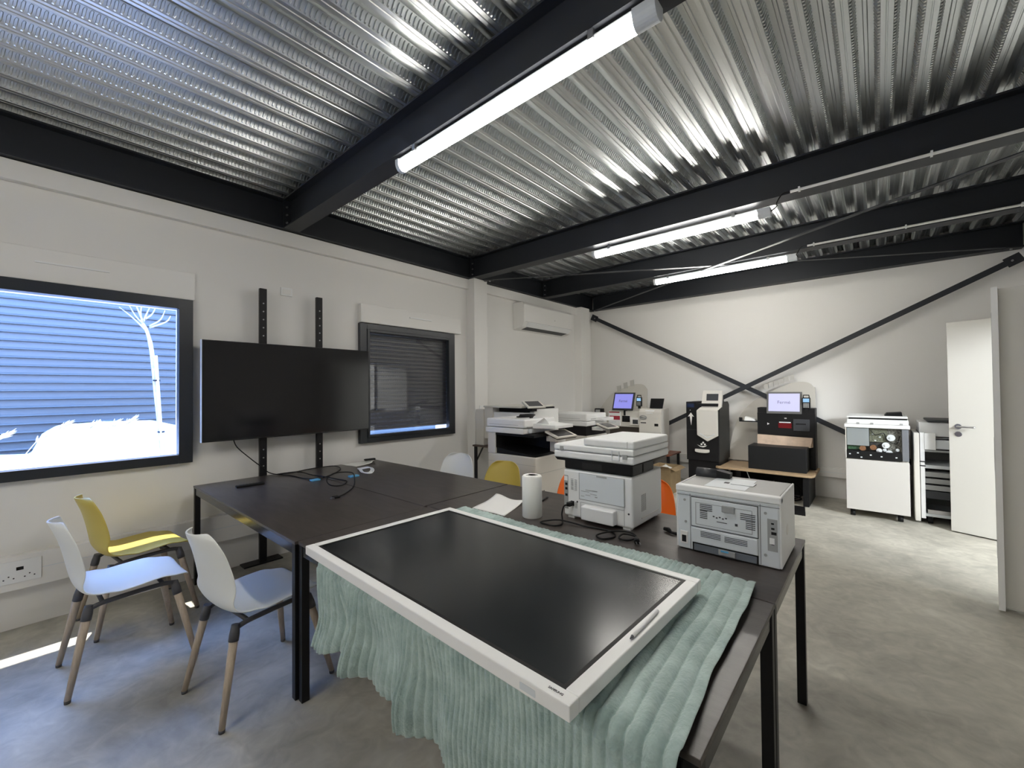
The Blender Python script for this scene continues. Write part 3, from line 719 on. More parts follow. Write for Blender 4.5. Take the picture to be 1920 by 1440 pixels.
# ---- laser printer at right
def laser():
    X0, X1, Y0, Y1, Z1 = 3.405, 3.797, 1.915, 2.20, 1.005
    t = thing('laser_printer', 'low light grey laser printer at the right end of the table', 'printer', (3.6, 2.05, TZ))
    build('body', MB().box(X0, X1, Y0, Y1, TZ+.004, Z1), LGP, t, bevel=.006)
    build('side_cover', MB().box(X1-.003, X1+.006, Y0+.002, Y1+.05, TZ+.006, Z1+.028), WPL, t, bevel=.004)
    build('side_cover', MB().box(X0-.006, X0+.003, Y0+.002, Y1+.05, TZ+.006, Z1+.028), WPL, t, bevel=.004)
    build('rim', MB().box(X0-.006, X1+.006, Y0-.004, Y0+.035, Z1+.0, Z1+.028), WPL, t, bevel=.005)
    tp = build('top_cover', MB().box(X0+.003, X1-.003, Y0+.035, Y1+.05, Z1-.02, Z1+.026), mat('printer_grey_top', (.36, .36, .35), .4), t, bevel=.004)
    m = MB(); m.hexa([(X0+.10, Y0+.05, Z1+.0262), (X1-.13, Y0+.05, Z1+.0262), (X1-.13, Y1+.0, Z1+.0262), (X0+.10, Y1+.0, Z1+.0262)], [(X0+.10, Y0+.05, Z1+.0268), (X1-.13, Y0+.05, Z1+.0268), (X1-.13, Y1, Z1+.0275), (X0+.10, Y1, Z1+.0275)])
    build('output_tray', m, LGP, tp)
    build('paper_stop', MB().box(X0+.185, X0+.275, Y0+.14, Y0+.20, Z1+.0275, Z1+.0305), LGP, tp, bevel=.001)
    build('tray_opening', MB().box(X0+.155, X0+.175, Y0+.15, Y0+.175, Z1+.0275, Z1+.0285), BPL, tp)
    build('roller_cover', MB().tube([(X0+.005, Y1-.02, Z1+.040), (X0+.10, Y1-.02, Z1+.040)], [.026, .026], 20), DGP, tp)
    m = MB(); m.hexa([(X0+.10, Y1-.045, Z1+.028), (X0+.155, Y1-.035, Z1+.028), (X0+.155, Y1+.01, Z1+.028), (X0+.10, Y1+.01, Z1+.028)], [(X0+.10, Y1-.045, Z1+.064), (X0+.157, Y1-.035, Z1+.052), (X0+.157, Y1+.01, Z1+.052), (X0+.10, Y1+.01, Z1+.064)]); build('cover_end', m, BPL, tp)
    # rear upper door
    d = build('rear_door', MB().box(X0+.062, X1-.075, Y0-.006, Y0+.001, .862, .985), LGP, t, bevel=.002)
    m = MB(); m.box(X0+.060, X1-.073, Y0-.0035, Y0-.0005, .8585, .988); build('door_gap', m, DGP, d)
    m = MB()
    x0, x1, z0, z1 = X0+.080, X1-.095, .872, .965
    for bx in ((x0, x1, z1, z1+.0012), (x0, x1, z0, z0+.0012), (x0, x0+.0012, z0, z1), (x1, x1+.0012, z0, z1)): m.box(bx[0], bx[1], Y0-.0066, Y0-.0055, bx[2], bx[3])
    build('door_groove', m, DGP, d)
    build('door_handle', MB().box(X0+.185, X0+.235, Y0-.012, Y0-.004, .942, .970), GPL, d, bevel=.003)
    def slots(x, z, n, w_, par, nm='vent', dz=.0075):
        m = MB()
        for i in range(n): m.box(x, x+w_, Y0-.0072, Y0-.0058, z+i*dz, z+i*dz+.003)
        build(nm, m, DGP, par)
    slots(X0+.098, .936, 4, .05, d); slots(X0+.098, .902, 5, .03, d); slots(X0+.255, .925, 4, .055, d); slots(X0+.275, .890, 5, .034, d)
    m = MB(); m.box(X0+.165, X0+.205, Y0-.0068, Y0-.0058, .896, .899)
    for i in range(5): m.box(X0+.15+i*.012, X0+.157+i*.012, Y0-.0068, Y0-.0058, .915-(i % 2)*.004, .920-(i % 2)*.004)
    m.box(X0+.235, X0+.245, Y0-.0068, Y0-.0058, .893, .903); build('rating_label', m, DGP, d)
    l = build('lower_panel', MB().box(X0+.062, X1-.075, Y0-.008, Y0+.001, .792, .855), LGP, t, bevel=.003)
    m = MB()
    for i in range(4): m.box(X0+.10, X0+.18, Y0-.0092, Y0-.0075, .823+i*.0065, .8255+i*.0065); m.box(X0+.195, X0+.28, Y0-.0092, Y0-.0075, .820+i*.0065, .8225+i*.0065)
    build('vent', m, DGP, l)
    du = build('duplex_tray', MB().box(X0+.070, X1-.080, Y0-.004, Y0+.003, .757, .785), mat('duplex_grey', (.15, .17, .20), .45), t, bevel=.002)
    m = MB(); m.box(X0+.064, X1-.074, Y0-.001, Y0+.002, .753, .790); build('tray_gap', m, BPL, du)
    build('tray_latch', MB().box(X0+.17, X0+.235, Y0-.010, Y0-.003, .762, .784), GPL, du, bevel=.002); build('blue_tab', MB().box(X0+.18, X0+.21, Y0-.0115, Y0-.009, .776, .783), BLUEP, du)
    m = MB(); m.box(X0+.055, X0+.0565, Y0-.001, Y0+.002, .76, .998); m.box(X1-.067, X1-.0655, Y0-.001, Y0+.002, .76, .998); m.box(X0, X1, Y0-.001, Y0+.001, .990, .9915); build('panel_seam', m, DGP, t)
    for x, z in ((X0+.032, .968), (X0+.036, .873), (X1-.048, .965), (X1-.05, .80)): build('screw', MB().cyl((x, Y0-.002, z), (x, Y0+.001, z), .0055, 12), GPL, t)
    ib = build('port_bay', MB().box(X1-.042, X1-.008, Y0-.0015, Y0+.001, .82, .945), GPL, t)
    for z, s_ in ((.925, .006), (.905, .007), (.885, .011), (.845, .006)): build('port', MB().box(X1-.029, X1-.029+s_*1.6, Y0-.0025, Y0-.0012, z, z+s_), BPL, ib)
    build('blank_plate', MB().box(X1-.035, X1-.018, Y0-.0032, Y0-.0012, .848, .872), WPL, ib)
    pi_ = build('power_inlet', MB().box(X0+.012, X0+.044, Y0-.002, Y0+.001, .775, .83), TRIM, t, bevel=.001); build('socket', MB().box(X0+.019, X0+.037, Y0-.0035, Y0-.0018, .783, .812), BPL, pi_)
    build('front_foot', MB().box(X1-.03, X1+.004, Y1-.03, Y1+.03, TZ, TZ+.014), DGP, t)
    m = MB(); m.cyl((X1+.0058, Y0+.13, .88), (X1+.0072, Y0+.13, .88), .022, 20); build('side_knob', m, TRIM, t)
laser()
t = thing('cable_adapter', 'small black adapter beside the laser printer', 'adapter', (3.31, 2.07, TZ))
build('connector', MB().tube([(3.275, 2.09, TZ+.012), (3.30, 2.085, TZ+.012), (3.31, 2.075, TZ+.010)], [.009, .012, .008], 8), BPL, t)
build('cord', MB().tube(catmull([(3.30, 2.085, TZ+.008), (3.325, 2.06, TZ+.010), (3.35, 2.07, TZ+.006), (3.39, 2.05, TZ+.006)], 5), .007, 8), BPL, t)

# ================================================================== COPIERS
def screen_console(parent, c, w_, d_, tilt, yaw, m_frame=CPL, name='control_panel'):
    o = bpy.data.objects.new(name, None)
    R = Matrix.Rotation(yaw, 4, 'Z') @ Matrix.Rotation(tilt, 4, 'Y')
    def P(x, y, z): return Vector(c)+(R @ Vector((x, y, z)))
    bpy.data.objects.remove(o)
    m = MB(); m.hexa([P(-d_/2, -w_/2, 0), P(d_/2, -w_/2, 0), P(d_/2, w_/2, 0), P(-d_/2, w_/2, 0)], [P(-d_/2, -w_/2, .018), P(d_/2, -w_/2, .018), P(d_/2, w_/2, .018), P(-d_/2, w_/2, .018)])
    f = build(name, m, m_frame, parent, bevel=.003)
    k = .78
    m = MB(); m.hexa([P(-d_/2*k, -w_/2*k, .018), P(d_/2*k, -w_/2*k, .018), P(d_/2*k, w_/2*k, .018), P(-d_/2*k, w_/2*k, .018)], [P(-d_/2*k, -w_/2*k, .0195), P(d_/2*k, -w_/2*k, .0195), P(d_/2*k, w_/2*k, .0195), P(-d_/2*k, w_/2*k, .0195)])
    build('screen', m, mat(name+'_screen', (.09, .09, .095), .25), f)
    m = MB(); m.hexa([P(-d_/2*.9, -w_/2*.9, -.012), P(d_/2*.9, -w_/2*.9, -.012), P(d_/2*.9, w_/2*.9, -.012), P(-d_/2*.9, w_/2*.9, -.012)], [P(-d_/2, -w_/2, -.0005), P(d_/2, -w_/2, -.0005), P(d_/2, w_/2, -.0005), P(-d_/2, w_/2, -.0005)])
    build('panel_base', m, BPL, f)
def copier1():
    t = thing('office_copier', 'large white office copier with grey touch panel behind the yellow chair', 'copier', (1.3, 3.4, 0))
    X0, X1, Y0, Y1 = 1.01, 1.64, 3.15, 3.66
    build('cabinet', MB().box(X0, X1, Y0, Y1, .05, .815), CPL, t, bevel=.012)
    for x in (X0+.05, X1-.10):
        for y in (Y0+.05, Y1-.09): build('caster', MB().box(x, x+.05, y, y+.04, 0, .05), BPL, t)
    build('left_column', MB().box(X0, X0+.11, Y0, Y1, .8155, 1.03), CPL, t, bevel=.004)
    build('output_cavity', MB().box(X0+.11, X1-.10, Y1-.06, Y1, .8155, 1.03), BPL, t)
    build('cavity_floor', MB().hexa([(X0+.11, Y0+.02, .816), (X1-.02, Y0+.02, .816), (X1-.02, Y1-.06, .816), (X0+.11, Y1-.06, .816)], [(X0+.11, Y0+.02, .875), (X1-.06, Y0+.02, .83), (X1-.06, Y1-.06, .83), (X0+.11, Y1-.06, .875)]), BPL, t)
    build('cavity_liner', MB().box(X0+.11, X0+.115, Y0+.01, Y1-.06, .876, 1.028), BPL, t)
    build('cavity_ceiling', MB().box(X0+.11, X1-.02, Y0+.005, Y1, 1.005, 1.03), BPL, t)
    s = build('scanner_unit', MB().box(X0-.015, X1-.13, Y0-.02, Y1, 1.031, 1.085), WPL, t, bevel=.010)
    a = build('document_feeder', MB().box(X0-.005, X1-.12, Y0-.015, Y1-.02, 1.090, 1.175), WPL, t, bevel=.014, seg=3)
    build('feeder_seam', MB().box(X0+.04, X1-.2, Y0-.0165, Y0-.0145, 1.116, 1.119), GPL, a)
    build('feeder_slot', MB().box(X1-.121, X1-.118, Y0+.02, Y0+.11, 1.094, 1.104), GPL, a)
    build('feeder_tray', MB().hexa([(X1-.13, Y0+.12, 1.08), (X1+.12, Y0+.16, 1.085), (X1+.12, Y1-.04, 1.085), (X1-.13, Y1-.04, 1.08)], [(X1-.13, Y0+.12, 1.13), (X1+.12, Y0+.16, 1.115), (X1+.12, Y1-.04, 1.115), (X1-.13, Y1-.04, 1.13)]), WPL, t, bevel=.004)
    build('tray_fin', MB().hexa([(X1-.11, Y0+.14, 1.125), (X1+.02, Y0+.2, 1.118), (X1+.02, Y0+.205, 1.118), (X1-.11, Y0+.145, 1.125)], [(X1-.0, Y0+.14, 1.19), (X1+.02, Y0+.2, 1.14), (X1+.02, Y0+.205, 1.14), (X1-.0, Y0+.145, 1.19)]), WPL, t)
    build('dial', MB().cyl((X1-.128, Y0+.07, 1.058), (X1-.112, Y0+.07, 1.058), .022, 16), LGP, s)
    m = MB(); m.box(X1-.001, X1+.0012, Y0, Y1, .655, .6575); m.box(X1-.001, X1+.0012, Y0, Y1, .40, .4025); m.box(X0, X1, Y0-.0012, Y0+.001, .735, .737); build('drawer_seam', m, GPL, t)
    build('drawer_mark', MB().box(X1, X1+.0015, Y0+.12, Y0+.135, .47, .49), BPL, t)
    build('side_grip', MB().box(X0+.03, X0+.06, Y0-.002, Y0+.001, .56, .57), BPL, t)
    build('front_column', MB().box(X1-.10, X1, Y1-.14, Y1, .816, 1.03), WPL, t, bevel=.004)
    screen_console(t, (X1+.085, Y0+.30, 1.018), .30, .17, math.radians(18), math.radians(-6))
    build('panel_arm', MB().box(X1-.05, X1+.06, Y0+.24, Y0+.36, .95, 1.005), WPL, t, bevel=.004)
    return t
copier1()
def copier2():
    t = thing('office_copier', 'smaller white copier half hidden behind the large one, its panel tilted', 'copier', (.95, 5.0, 0))
    X0, X1, Y0, Y1 = .62, 1.26, 4.72, 5.25
    build('cabinet', MB().box(X0, X1, Y0, Y1, .04, .86), CPL, t, bevel=.01)
    for x in (X0+.05, X1-.10):
        for y in (Y0+.05, Y1-.09): build('caster', MB().box(x, x+.05, y, y+.04, 0, .04), BPL, t)
    build('output_gap', MB().box(X0+.1, X1-.02, Y0+.01, Y1, .8605, .985), BPL, t)
    build('left_column', MB().box(X0, X0+.1, Y0, Y1, .8605, .985), CPL, t)
    build('scanner_unit', MB().box(X0, X1, Y0-.01, Y1, .986, 1.045), WPL, t, bevel=.008)
    a = build('document_feeder', MB().box(X0+.02, X1, Y0-.005, Y1-.02, 1.047, 1.145), WPL, t, bevel=.012)
    build('feeder_seam', MB().box(X0+.04, X1-.1, Y0-.0065, Y0-.0045, 1.08, 1.083), GPL, a)
    build('feeder_slot', MB().box(X1-.001, X1+.0015, Y0+.10, Y0+.30, 1.07, 1.078), GPL, a)
    build('feeder_tray', MB().box(X1, X1+.12, Y0+.22, Y1-.03, 1.05, 1.09), WPL, t, bevel=.004)
    screen_console(t, (X1+.20, Y0+.17, .985), .26, .19, math.radians(16), math.radians(-6))
    build('panel_arm', MB().box(X1, X1+.16, Y0+.12, Y0+.24, .93, .972), WPL, t, bevel=.004)
copier2()
# tabletop copier on small brown table, against the column
t = thing('side_table', 'small dark brown folding table holding a copier by the wall column', 'table', (.6, 4.0, 0))
build('tabletop', MB().box(.20, 1.05, 3.70, 4.50, .755, .775), WOODB, t, bevel=.002)
for x in (.215, 1.01):
    for y in (3.715, 4.46): build('leg', MB().box(x, x+.03, y, y+.03, 0, .755), BLACKM, t)
build('strut', MB().bar((.235, 3.73, .56), (.36, 3.73, .755), .016, .012, (0, 1, 0)), BLACKM, t)
t = thing('desktop_copier', 'tall white desktop copier with a black opening and tilted screen, by the column', 'copier', (.6, 4.1, .775))
build('left_panel', MB().box(.22, .36, 3.74, 4.40, .775, 1.225), CPL, t, bevel=.006)
build('side_wing', MB().box(.36, .50, 3.76, 4.40, .86, 1.262), CPL, t, bevel=.004)
build('lower_body', MB().box(.50, .98, 3.78, 4.40, .775, 1.195), WPL, t, bevel=.006)
build('opening', MB().box(.50, .98, 3.88, 4.40, 1.196, 1.25), BPL, t)
build('top_lid', MB().box(.36, .97, 3.74, 4.40, 1.251, 1.272), CPL, t, bevel=.004)
build('right_post', MB().box(.98, 1.04, 3.9, 4.40, .775, 1.23), WPL, t, bevel=.003)
screen_console(t, (1.065, 3.86, 1.285), .23, .18, math.radians(22), math.radians(-25))
build('panel_arm', MB().box(.96, 1.06, 3.84, 3.93, 1.21, 1.258), BPL, t)
sheet([(1.12, 3.20), (1.32, 3.20), (1.30, 3.42), (1.13, 3.42)], 1.175, 'white paper lying on top of the large copier', curl=.03, seed=5)
t = thing('cable', 'black cable coiled on top of the large copier', 'cable', (1.38, 3.36, 1.178))
pts = [(1.38+.075*math.cos(a)*(1+.15*math.sin(2.3*a)), 3.30+.09*math.sin(a)+.01*a*.4, 1.184+.0015*a) for a in [i*.5 for i in range(34)]]
build('cord', MB().tube(pts, .006, 6), BPL, t)

# opened copier by the back wall
def copier3():
    t = thing('office_copier', 'white copier by the back wall with cover off showing gears and boards', 'copier', (4.06, 6.45, 0))
    X0, X1, Y0, Y1 = 3.805, 4.335, 6.13, 6.80
    build('lower_panel', MB().box(X0, X1, Y0, Y0+.02, .085, .648), mat('copier_panel', (.60, .585, .56), .55), t, bevel=.003)
    build('cabinet', MB().box(X0+.01, X1-.005, Y0+.02, Y1, .085, .66), CPL, t)
    for x in (X0+.03, X1-.10):
        for y in (Y0+.05, Y1-.09):
            m = MB(); m.cyl((x, y+.02, .032), (x+.045, y+.02, .032), .032, 16); m.box(x, x+.045, y, y+.04, .05, .085); build('caster', m, BPL, t)
    build('engine_bay', MB().box(X0+.01, X1-.05, Y0+.07, Y1, .66, 1.005), mat('bay_dark', (.035, .035, .032), .6, noise=.6, nscale=60), t)
    build('bay_frame', MB().box(X0, X0+.008, Y0, Y1, .66, 1.005), CPL, t)
    build('metal_shield', MB().box(X0+.012, X0+.205, Y0+.015, Y0+.07, .803, 1.0), mat('zinc_plate', (.30, .33, .34), .5, .3), t, bevel=.004)
    build('circuit_board', MB().box(X0+.02, X0+.15, Y0+.05, Y0+.07, .755, .80), GREENP, t)
    build('circuit_board', MB().box(X0+.21, X0+.36, Y0+.055, Y0+.07, .85, .995), mat('board_brown', (.13, .14, .10), .5, noise=.7, nscale=110), t)
    build('circuit_board', MB().box(X0+.36, X1-.055, Y0+.060, Y0+.07, .68, .995), mat('board_grey', (.15, .15, .13), .5, noise=.8, nscale=70), t)
    build('base_tray', MB().box(X0+.004, X1-.06, Y0+.004, Y0+.07, .655, .745), BPL, t, bevel=.002)
    for x, z in ((.15, .775), (.24, .79)): build('coil', MB().cyl((X0+x, Y0+.02, z), (X0+x, Y0+.055, z), .028, 18), COPPER, t)
    for x, z, r in ((.388, .905, .034), (.345, .820, .031), (.290, .758, .024), (.372, .738, .028), (.335, .768, .016), (.44, .775, .015)):
        g = MB(); n = 32
        g.prism([(X0+x+r*(1+(.05 if k % 2 else 0))*math.cos(2*PI*k/n), z+r*(1+(.05 if k % 2 else 0))*math.sin(2*PI*k/n)) for k in range(n)], 'y', Y0+.03, Y0+.05)
        gg = build('gear', g, LGP, t); build('hub', MB().cyl((X0+x, Y0+.018, z), (X0+x, Y0+.03, z), r*.35, 14), LGP, gg)
    build('side_strip', MB().box(X1-.055, X1-.002, Y0+.0, Y1, .663, 1.0), mat('dark_zinc', (.16, .17, .19), .5), t, bevel=.003)
    m = MB()
    for x, z in ((.03, .70), (.10, .715), (.13, .67), (.21, .70), (.30, .69), (.42, .69), (.25, .86), (.29, .90), (.23, .93), (.31, .94), (.44, .86)): m.box(X0+x, X0+x+.016, Y0+.0015 if z < .745 else Y0+.05, Y0+.058, z, z+.012)
    build('clips', m, LGP, t)
    m = MB(); m.tube(catmull([(X0+.22, Y0+.045, .98), (X0+.26, Y0+.04, .93), (X0+.33, Y0+.04, .95), (X0+.35, Y0+.04, .88), (X0+.43, Y0+.04, .84), (X0+.46, Y0+.04, .93)], 6), .004, 6); build('wire_loom', m, BPL, t)
    build('top_band', MB().box(X0-.01, X1+.01, Y0, Y1, 1.005, 1.045), WPL, t, bevel=.008)
    sc_ = build('scanner_unit', MB().box(X0+.015, X1, Y0+.01, Y1, 1.047, 1.10), WPL, t, bevel=.006)
    for x in (.10, .22, .46): build('hinge', MB().box(X0+x, X0+x+.025, Y0+.005, Y0+.012, 1.045, 1.065), GPL, sc_)
    build('lid_gap', MB().box(X0+.03, X1-.01, Y0+.03, Y1, 1.10, 1.118), BPL, t)
    build('document_feeder', MB().box(X0+.015, X1-.005, Y0+.015, Y1, 1.118, 1.135), WPL, t, bevel=.005)
    build('rear_display', MB().hexa([(X0+.34, Y0+.2, 1.135), (X0+.49, Y0+.2, 1.135), (X0+.49, Y0+.5, 1.135), (X0+.34, Y0+.5, 1.135)], [(X0+.36, Y0+.25, 1.165), (X0+.485, Y0+.25, 1.175), (X0+.485, Y0+.45, 1.175), (X0+.36, Y0+.45, 1.165)]), BPL, t)
    return t
copier3()
def finisher():
    t = thing('copier_finisher', 'open white copier base with empty shelves behind the door', 'copier', (4.7, 6.5, 0))
    X0, X1, Y0, Y1 = 4.375, 5.05, 6.27, 6.84
    build('side_column', MB().box(X0, X0+.045, Y0, Y1, .02, .965), CPL, t, bevel=.008)
    build('inner_column', MB().box(X0+.05, X0+.085, Y0+.01, Y1, .055, .97), WPL, t, bevel=.003)
    build('back_panel', MB().box(X0+.085, X1, Y1-.03, Y1, .07, 1.07), GPL, t)
    build('right_column', MB().box(X1, X1+.05, Y0, Y1, .05, .97), WPL, t)
    build('top_unit', MB().box(X0+.05, X1+.05, Y0+.10, Y1, .905, 1.075), WPL, t, bevel=.008)
    build('front_block', MB().box(X0+.085, X0+.17, Y0+.005, Y0+.1, .79, .965), WPL, t, bevel=.002)
    build('top_tray', MB().box(X0+.11, X1, Y0+.05, Y1-.05, 1.085, 1.105), DGP, t, bevel=.004)
    build('tray_support', MB().box(X0+.2, X1-.1, Y0+.15, Y1-.1, 1.075, 1.085), WPL, t)
    build('slot', MB().box(X0+.10, X1, Y0+.098, Y0+.10, .873+.04, .885+.04), BPL, t)
    for z, h, mm in ((.80, .09, LGP), (.765, .02, GPL), (.59, .035, LGP), (.50, .05, GPL), (.43, .05, GPL), (.36, .05, GPL), (.27, .08, DGP), (.08, .03, LGP)):
        build('shelf', MB().box(X0+.085 if z < .79 else X0+.17, X1, Y0+.02+(.01 if h > .04 else 0), Y1-.03, z, z+h), mm, t, bevel=.002)
    build('bottom_frame', MB().box(X0+.10, X1, Y0+.03, Y0+.06, .11, .15), CHROME, t)
    for z in (.615, .66): build('latch_pin', MB().cyl((X0+.03, Y0+.012, z), (X0+.09, Y0+.004, z), .006, 8), DGP, t)
    for x in (X0+.10, X1-.1):
        m = MB(); m.cyl((x, Y0+.06, .032), (x+.04, Y0+.06, .032), .032, 14); m.box(x, x+.04, Y0+.04, Y0+.08, .05, .08); build('caster', m, BPL, t)
finisher()

# ================================================================== KIOSKS
def arch_panel(par, pts, y):
    P = catmull([(x, 0, z) for x, z in pts], 5); poly = [(p.x, p.z) for p in P]
    return build('back_panel', MB().prism(poly, 'y', y, y+.03), ARCHM, par)
def monitor(par, x0, x1, z0, z1, y, scr, tilt=.04, word='Fermé', frame=DGP, bez=.022, dx=0):
    # slightly leaning back
    m = MB(); m.hexa([(x0-dx, y, z0), (x1-dx, y, z0), (x1-dx, y+.035, z0), (x0-dx, y+.035, z0)], [(x0, y+tilt, z1), (x1, y+tilt, z1), (x1, y+tilt+.035, z1), (x0, y+tilt+.035, z1)])
    f = build('monitor', m, frame, par, bevel=.004)
    def P(u, v, o): return (x0+(x1-x0)*u-dx*(1-v), y+tilt*v-o, z0+(z1-z0)*v)
    a = bez/(x1-x0); c = bez/(z1-z0); c2 = c*1.5
    m = MB(); m.hexa([P(a, c2, .0015), P(1-a, c2, .0015), P(1-a, c2, -.001), P(a, c2, -.001)], [P(a, 1-c, .0015), P(1-a, 1-c, .0015), P(1-a, 1-c, -.001), P(a, 1-c, -.001)])
    s = build('screen', m, scr, f)
    X = (1, 0, 0); Y = Vector((dx, tilt, z1-z0)).normalized()
    text('screen_text', word, (z1-z0)*.20, P(.5, .52, .0035), X, Y, mat('screen_text_'+str(round(x0, 2)), (.12, .11, .25), .5), s)
    text('screen_text', 'Désolé', (z1-z0)*.05, P(.5, .70, .0035), X, Y, mat('screen_subtext_'+str(round(x0, 2)), (.2, .2, .4), .5), s) if 0 else None
    return f
def card_reader(par, x, z, y, s=1):
    m = MB(); m.box(x-.045*s, x+.045*s, y, y+.035, z-.085, z+.06); r = build('card_reader', m, BPL, par, bevel=.006)
    m = MB(); m.tube([(x-.032, y+.018, z+.055), (x-.030, y+.018, z+.092), (x+.030, y+.018, z+.092), (x+.032, y+.018, z+.055)], .007, 8); build('grip', m, BPL, r)
    build('screen', MB().box(x-.034, x+.034, y-.0015, y+.001, z+.0, z+.048), SCRC, r)
    m = MB()
    for i in range(4):
        for j in range(3): m.box(x-.030+j*.021, x-.012+j*.021, y-.0025, y+.001, z-.070+i*.015, z-.059+i*.015)
    build('keypad', m, GPL, r)
    build('neck', MB().box(x-.02, x+.02, y+.01, y+.03, z-.12, z-.085), BPL, r)
def kioskA():
    t = thing('payment_kiosk', 'white self-service kiosk with violet screen in the back left corner', 'kiosk', (.75, 6.6, 0))
    arch_panel(t, [(.15, .43), (.17, .85), (.237, 1.10), (.457, 1.365), (.70, 1.48), (.899, 1.542), (1.044, 1.54), (1.115, 1.47), (1.128, 1.35), (1.12, .43)], 6.90)
    for x, z in ((.62, 1.475), (.745, 1.53), (.87, 1.57)):
        m = MB(); m.hexa([(x-.035, 6.895, z-.06), (x+.035, 6.895, z-.05), (x+.035, 6.905, z-.05), (x-.035, 6.905, z-.06)], [(x-.045, 6.895, z+.04), (x+.025, 6.895, z+.055), (x+.025, 6.905, z+.055), (x-.045, 6.905, z+.04)]); build('clear_tab', m, TABM, t)
    build('housing', MB().box(.66, 1.20, 6.44, 6.86, .845, 1.105), CPL, t, bevel=.006)
    m = MB(); m.box(.66, .87, 6.425, 6.44, .86, 1.09); c = build('price_card', m, WPL, t); 
    build('red_band', MB().box(.68, .865, 6.4235, 6.425, .955, 1.02), REDP, c); build('top_strip', MB().box(.67, .86, 6.4235, 6.425, 1.07, 1.088), REDP, c)
    build('card_text', MB().box(.715, .80, 6.4235, 6.425, .91, .925), LGP, c)
    build('receipt_slot', MB().box(.90, 1.035, 6.432, 6.44, .925, 1.025), BPL, t, bevel=.002)
    build('coin_drawer', MB().box(1.055, 1.20, 6.40, 6.44, .885, 1.0), TRIM, t, bevel=.003); build('drawer_window', MB().box(1.10, 1.19, 6.3985, 6.40, .90, .97), DGP, t)
    monitor(t, .765, 1.125, 1.115, 1.405, 6.40, SCR1, word='Fermé', dx=.03)
    build('monitor_neck', MB().box(.93, .96, 6.43, 6.50, 1.03, 1.12), BPL, t)
    card_reader(t, 1.20, 1.27, 6.42)
    build('lower_cabinet', MB().box(.64, 1.20, 6.50, 6.86, .43, .844), mat('dark_brown_panel', (.075, .06, .05), .5), t, bevel=.003)
    build('plinth', MB().box(.64, 1.20, 6.52, 6.86, 0, .43), mat('dark_brown_plinth', (.07, .055, .045), .5), t)
kioskA()
t = thing('barcode_scanner', 'black handheld scanner on a post left of the violet-screen kiosk', 'scanner', (.50, 6.38, .0))
build('post', MB().box(.47, .53, 6.38, 6.42, 0, .90), BPL, t)
build('handle', MB().box(.462, .545, 6.36, 6.40, .88, 1.03), BPL, t, bevel=.01); h = build('head', MB().prism([(.43, 1.05), (.46, 1.02), (.55, 1.02), (.59, 1.05), (.585, 1.14), (.435, 1.14)], 'y', 6.35, 6.42), BPL, t, bevel=.008)
build('window', MB().box(.455, .54, 6.3485, 6.35, 1.06, 1.12), GPL, h)
def cash_machine():
    t = thing('cash_machine', 'white cash machine with small black display, right of the violet-screen kiosk', 'cash machine', (1.39, 6.6, .44))
    X0, X1, Y0, Y1 = 1.205, 1.565, 6.40, 6.74
    m = MB(); m.prism([(Y0, .46), (Y0, 1.10), (Y0+.03, 1.15), (Y1, 1.155), (Y1, .46)], 'x', X0, X1); build('cabinet', m, CPL, t, bevel=.008)
    m = MB(); m.hexa([(1.36, Y0+.06, 1.155), (1.56, Y0+.06, 1.155), (1.56, Y0+.085, 1.155), (1.36, Y0+.085, 1.155)], [(1.365, Y0+.10, 1.31), (1.575, Y0+.10, 1.31), (1.575, Y0+.125, 1.31), (1.365, Y0+.125, 1.31)]); build('display', m, BPL, t, bevel=.003)
    build('front_seam', MB().box(X0, X1, Y0-.001, Y0+.001, .782, .785), GPL, t)
    m = MB(); m.hexa([(1.33, Y0-.003, 1.075), (1.43, Y0-.003, 1.075), (1.43, Y0+.01, 1.075), (1.33, Y0+.01, 1.075)], [(1.31, Y0+.01, 1.13), (1.46, Y0+.01, 1.13), (1.46, Y0+.02, 1.13), (1.31, Y0+.02, 1.13)]); build('note_inlet', m, WPL, t)
    m = MB(); n = 20
    pts = [(1.28+.055*math.cos(2*PI*k/n), Y0-.008, 1.012+.03*math.sin(2*PI*k/n)) for k in range(n+1)]; m.tube(pts, .006, 8); m.tube([(1.235, Y0-.006, 1.012), (1.325, Y0-.006, 1.012)], .012, 8); build('coin_bowl', m, GPL, t)
    build('slot', MB().box(1.235, 1.325, Y0-.002, Y0+.001, .92, .935), BPL, t); build('slot', MB().box(1.46, 1.52, Y0-.002, Y0+.001, .88, .92), BPL, t); build('slot', MB().box(1.42, 1.54, Y0-.002, Y0+.001, .745, .76), DGP, t)
    build('lock', MB().cyl((1.50, Y0-.004, 1.0), (1.50, Y0+.001, 1.0), .008, 10), LGP, t)
cash_machine()
t = thing('side_table', 'small red-brown table under the white cash machine', 'table', (1.4, 6.6, 0))
build('tabletop', MB().box(1.203, 1.70, 6.36, 6.86, .435, .46), mat('red_brown_wood', (.20, .065, .035), .4), t, bevel=.003)
for x in (1.215, 1.65):
    for y in (6.38, 6.81): build('leg', MB().box(x, x+.035, y, y+.035, 0, .435), BLACKM, t)
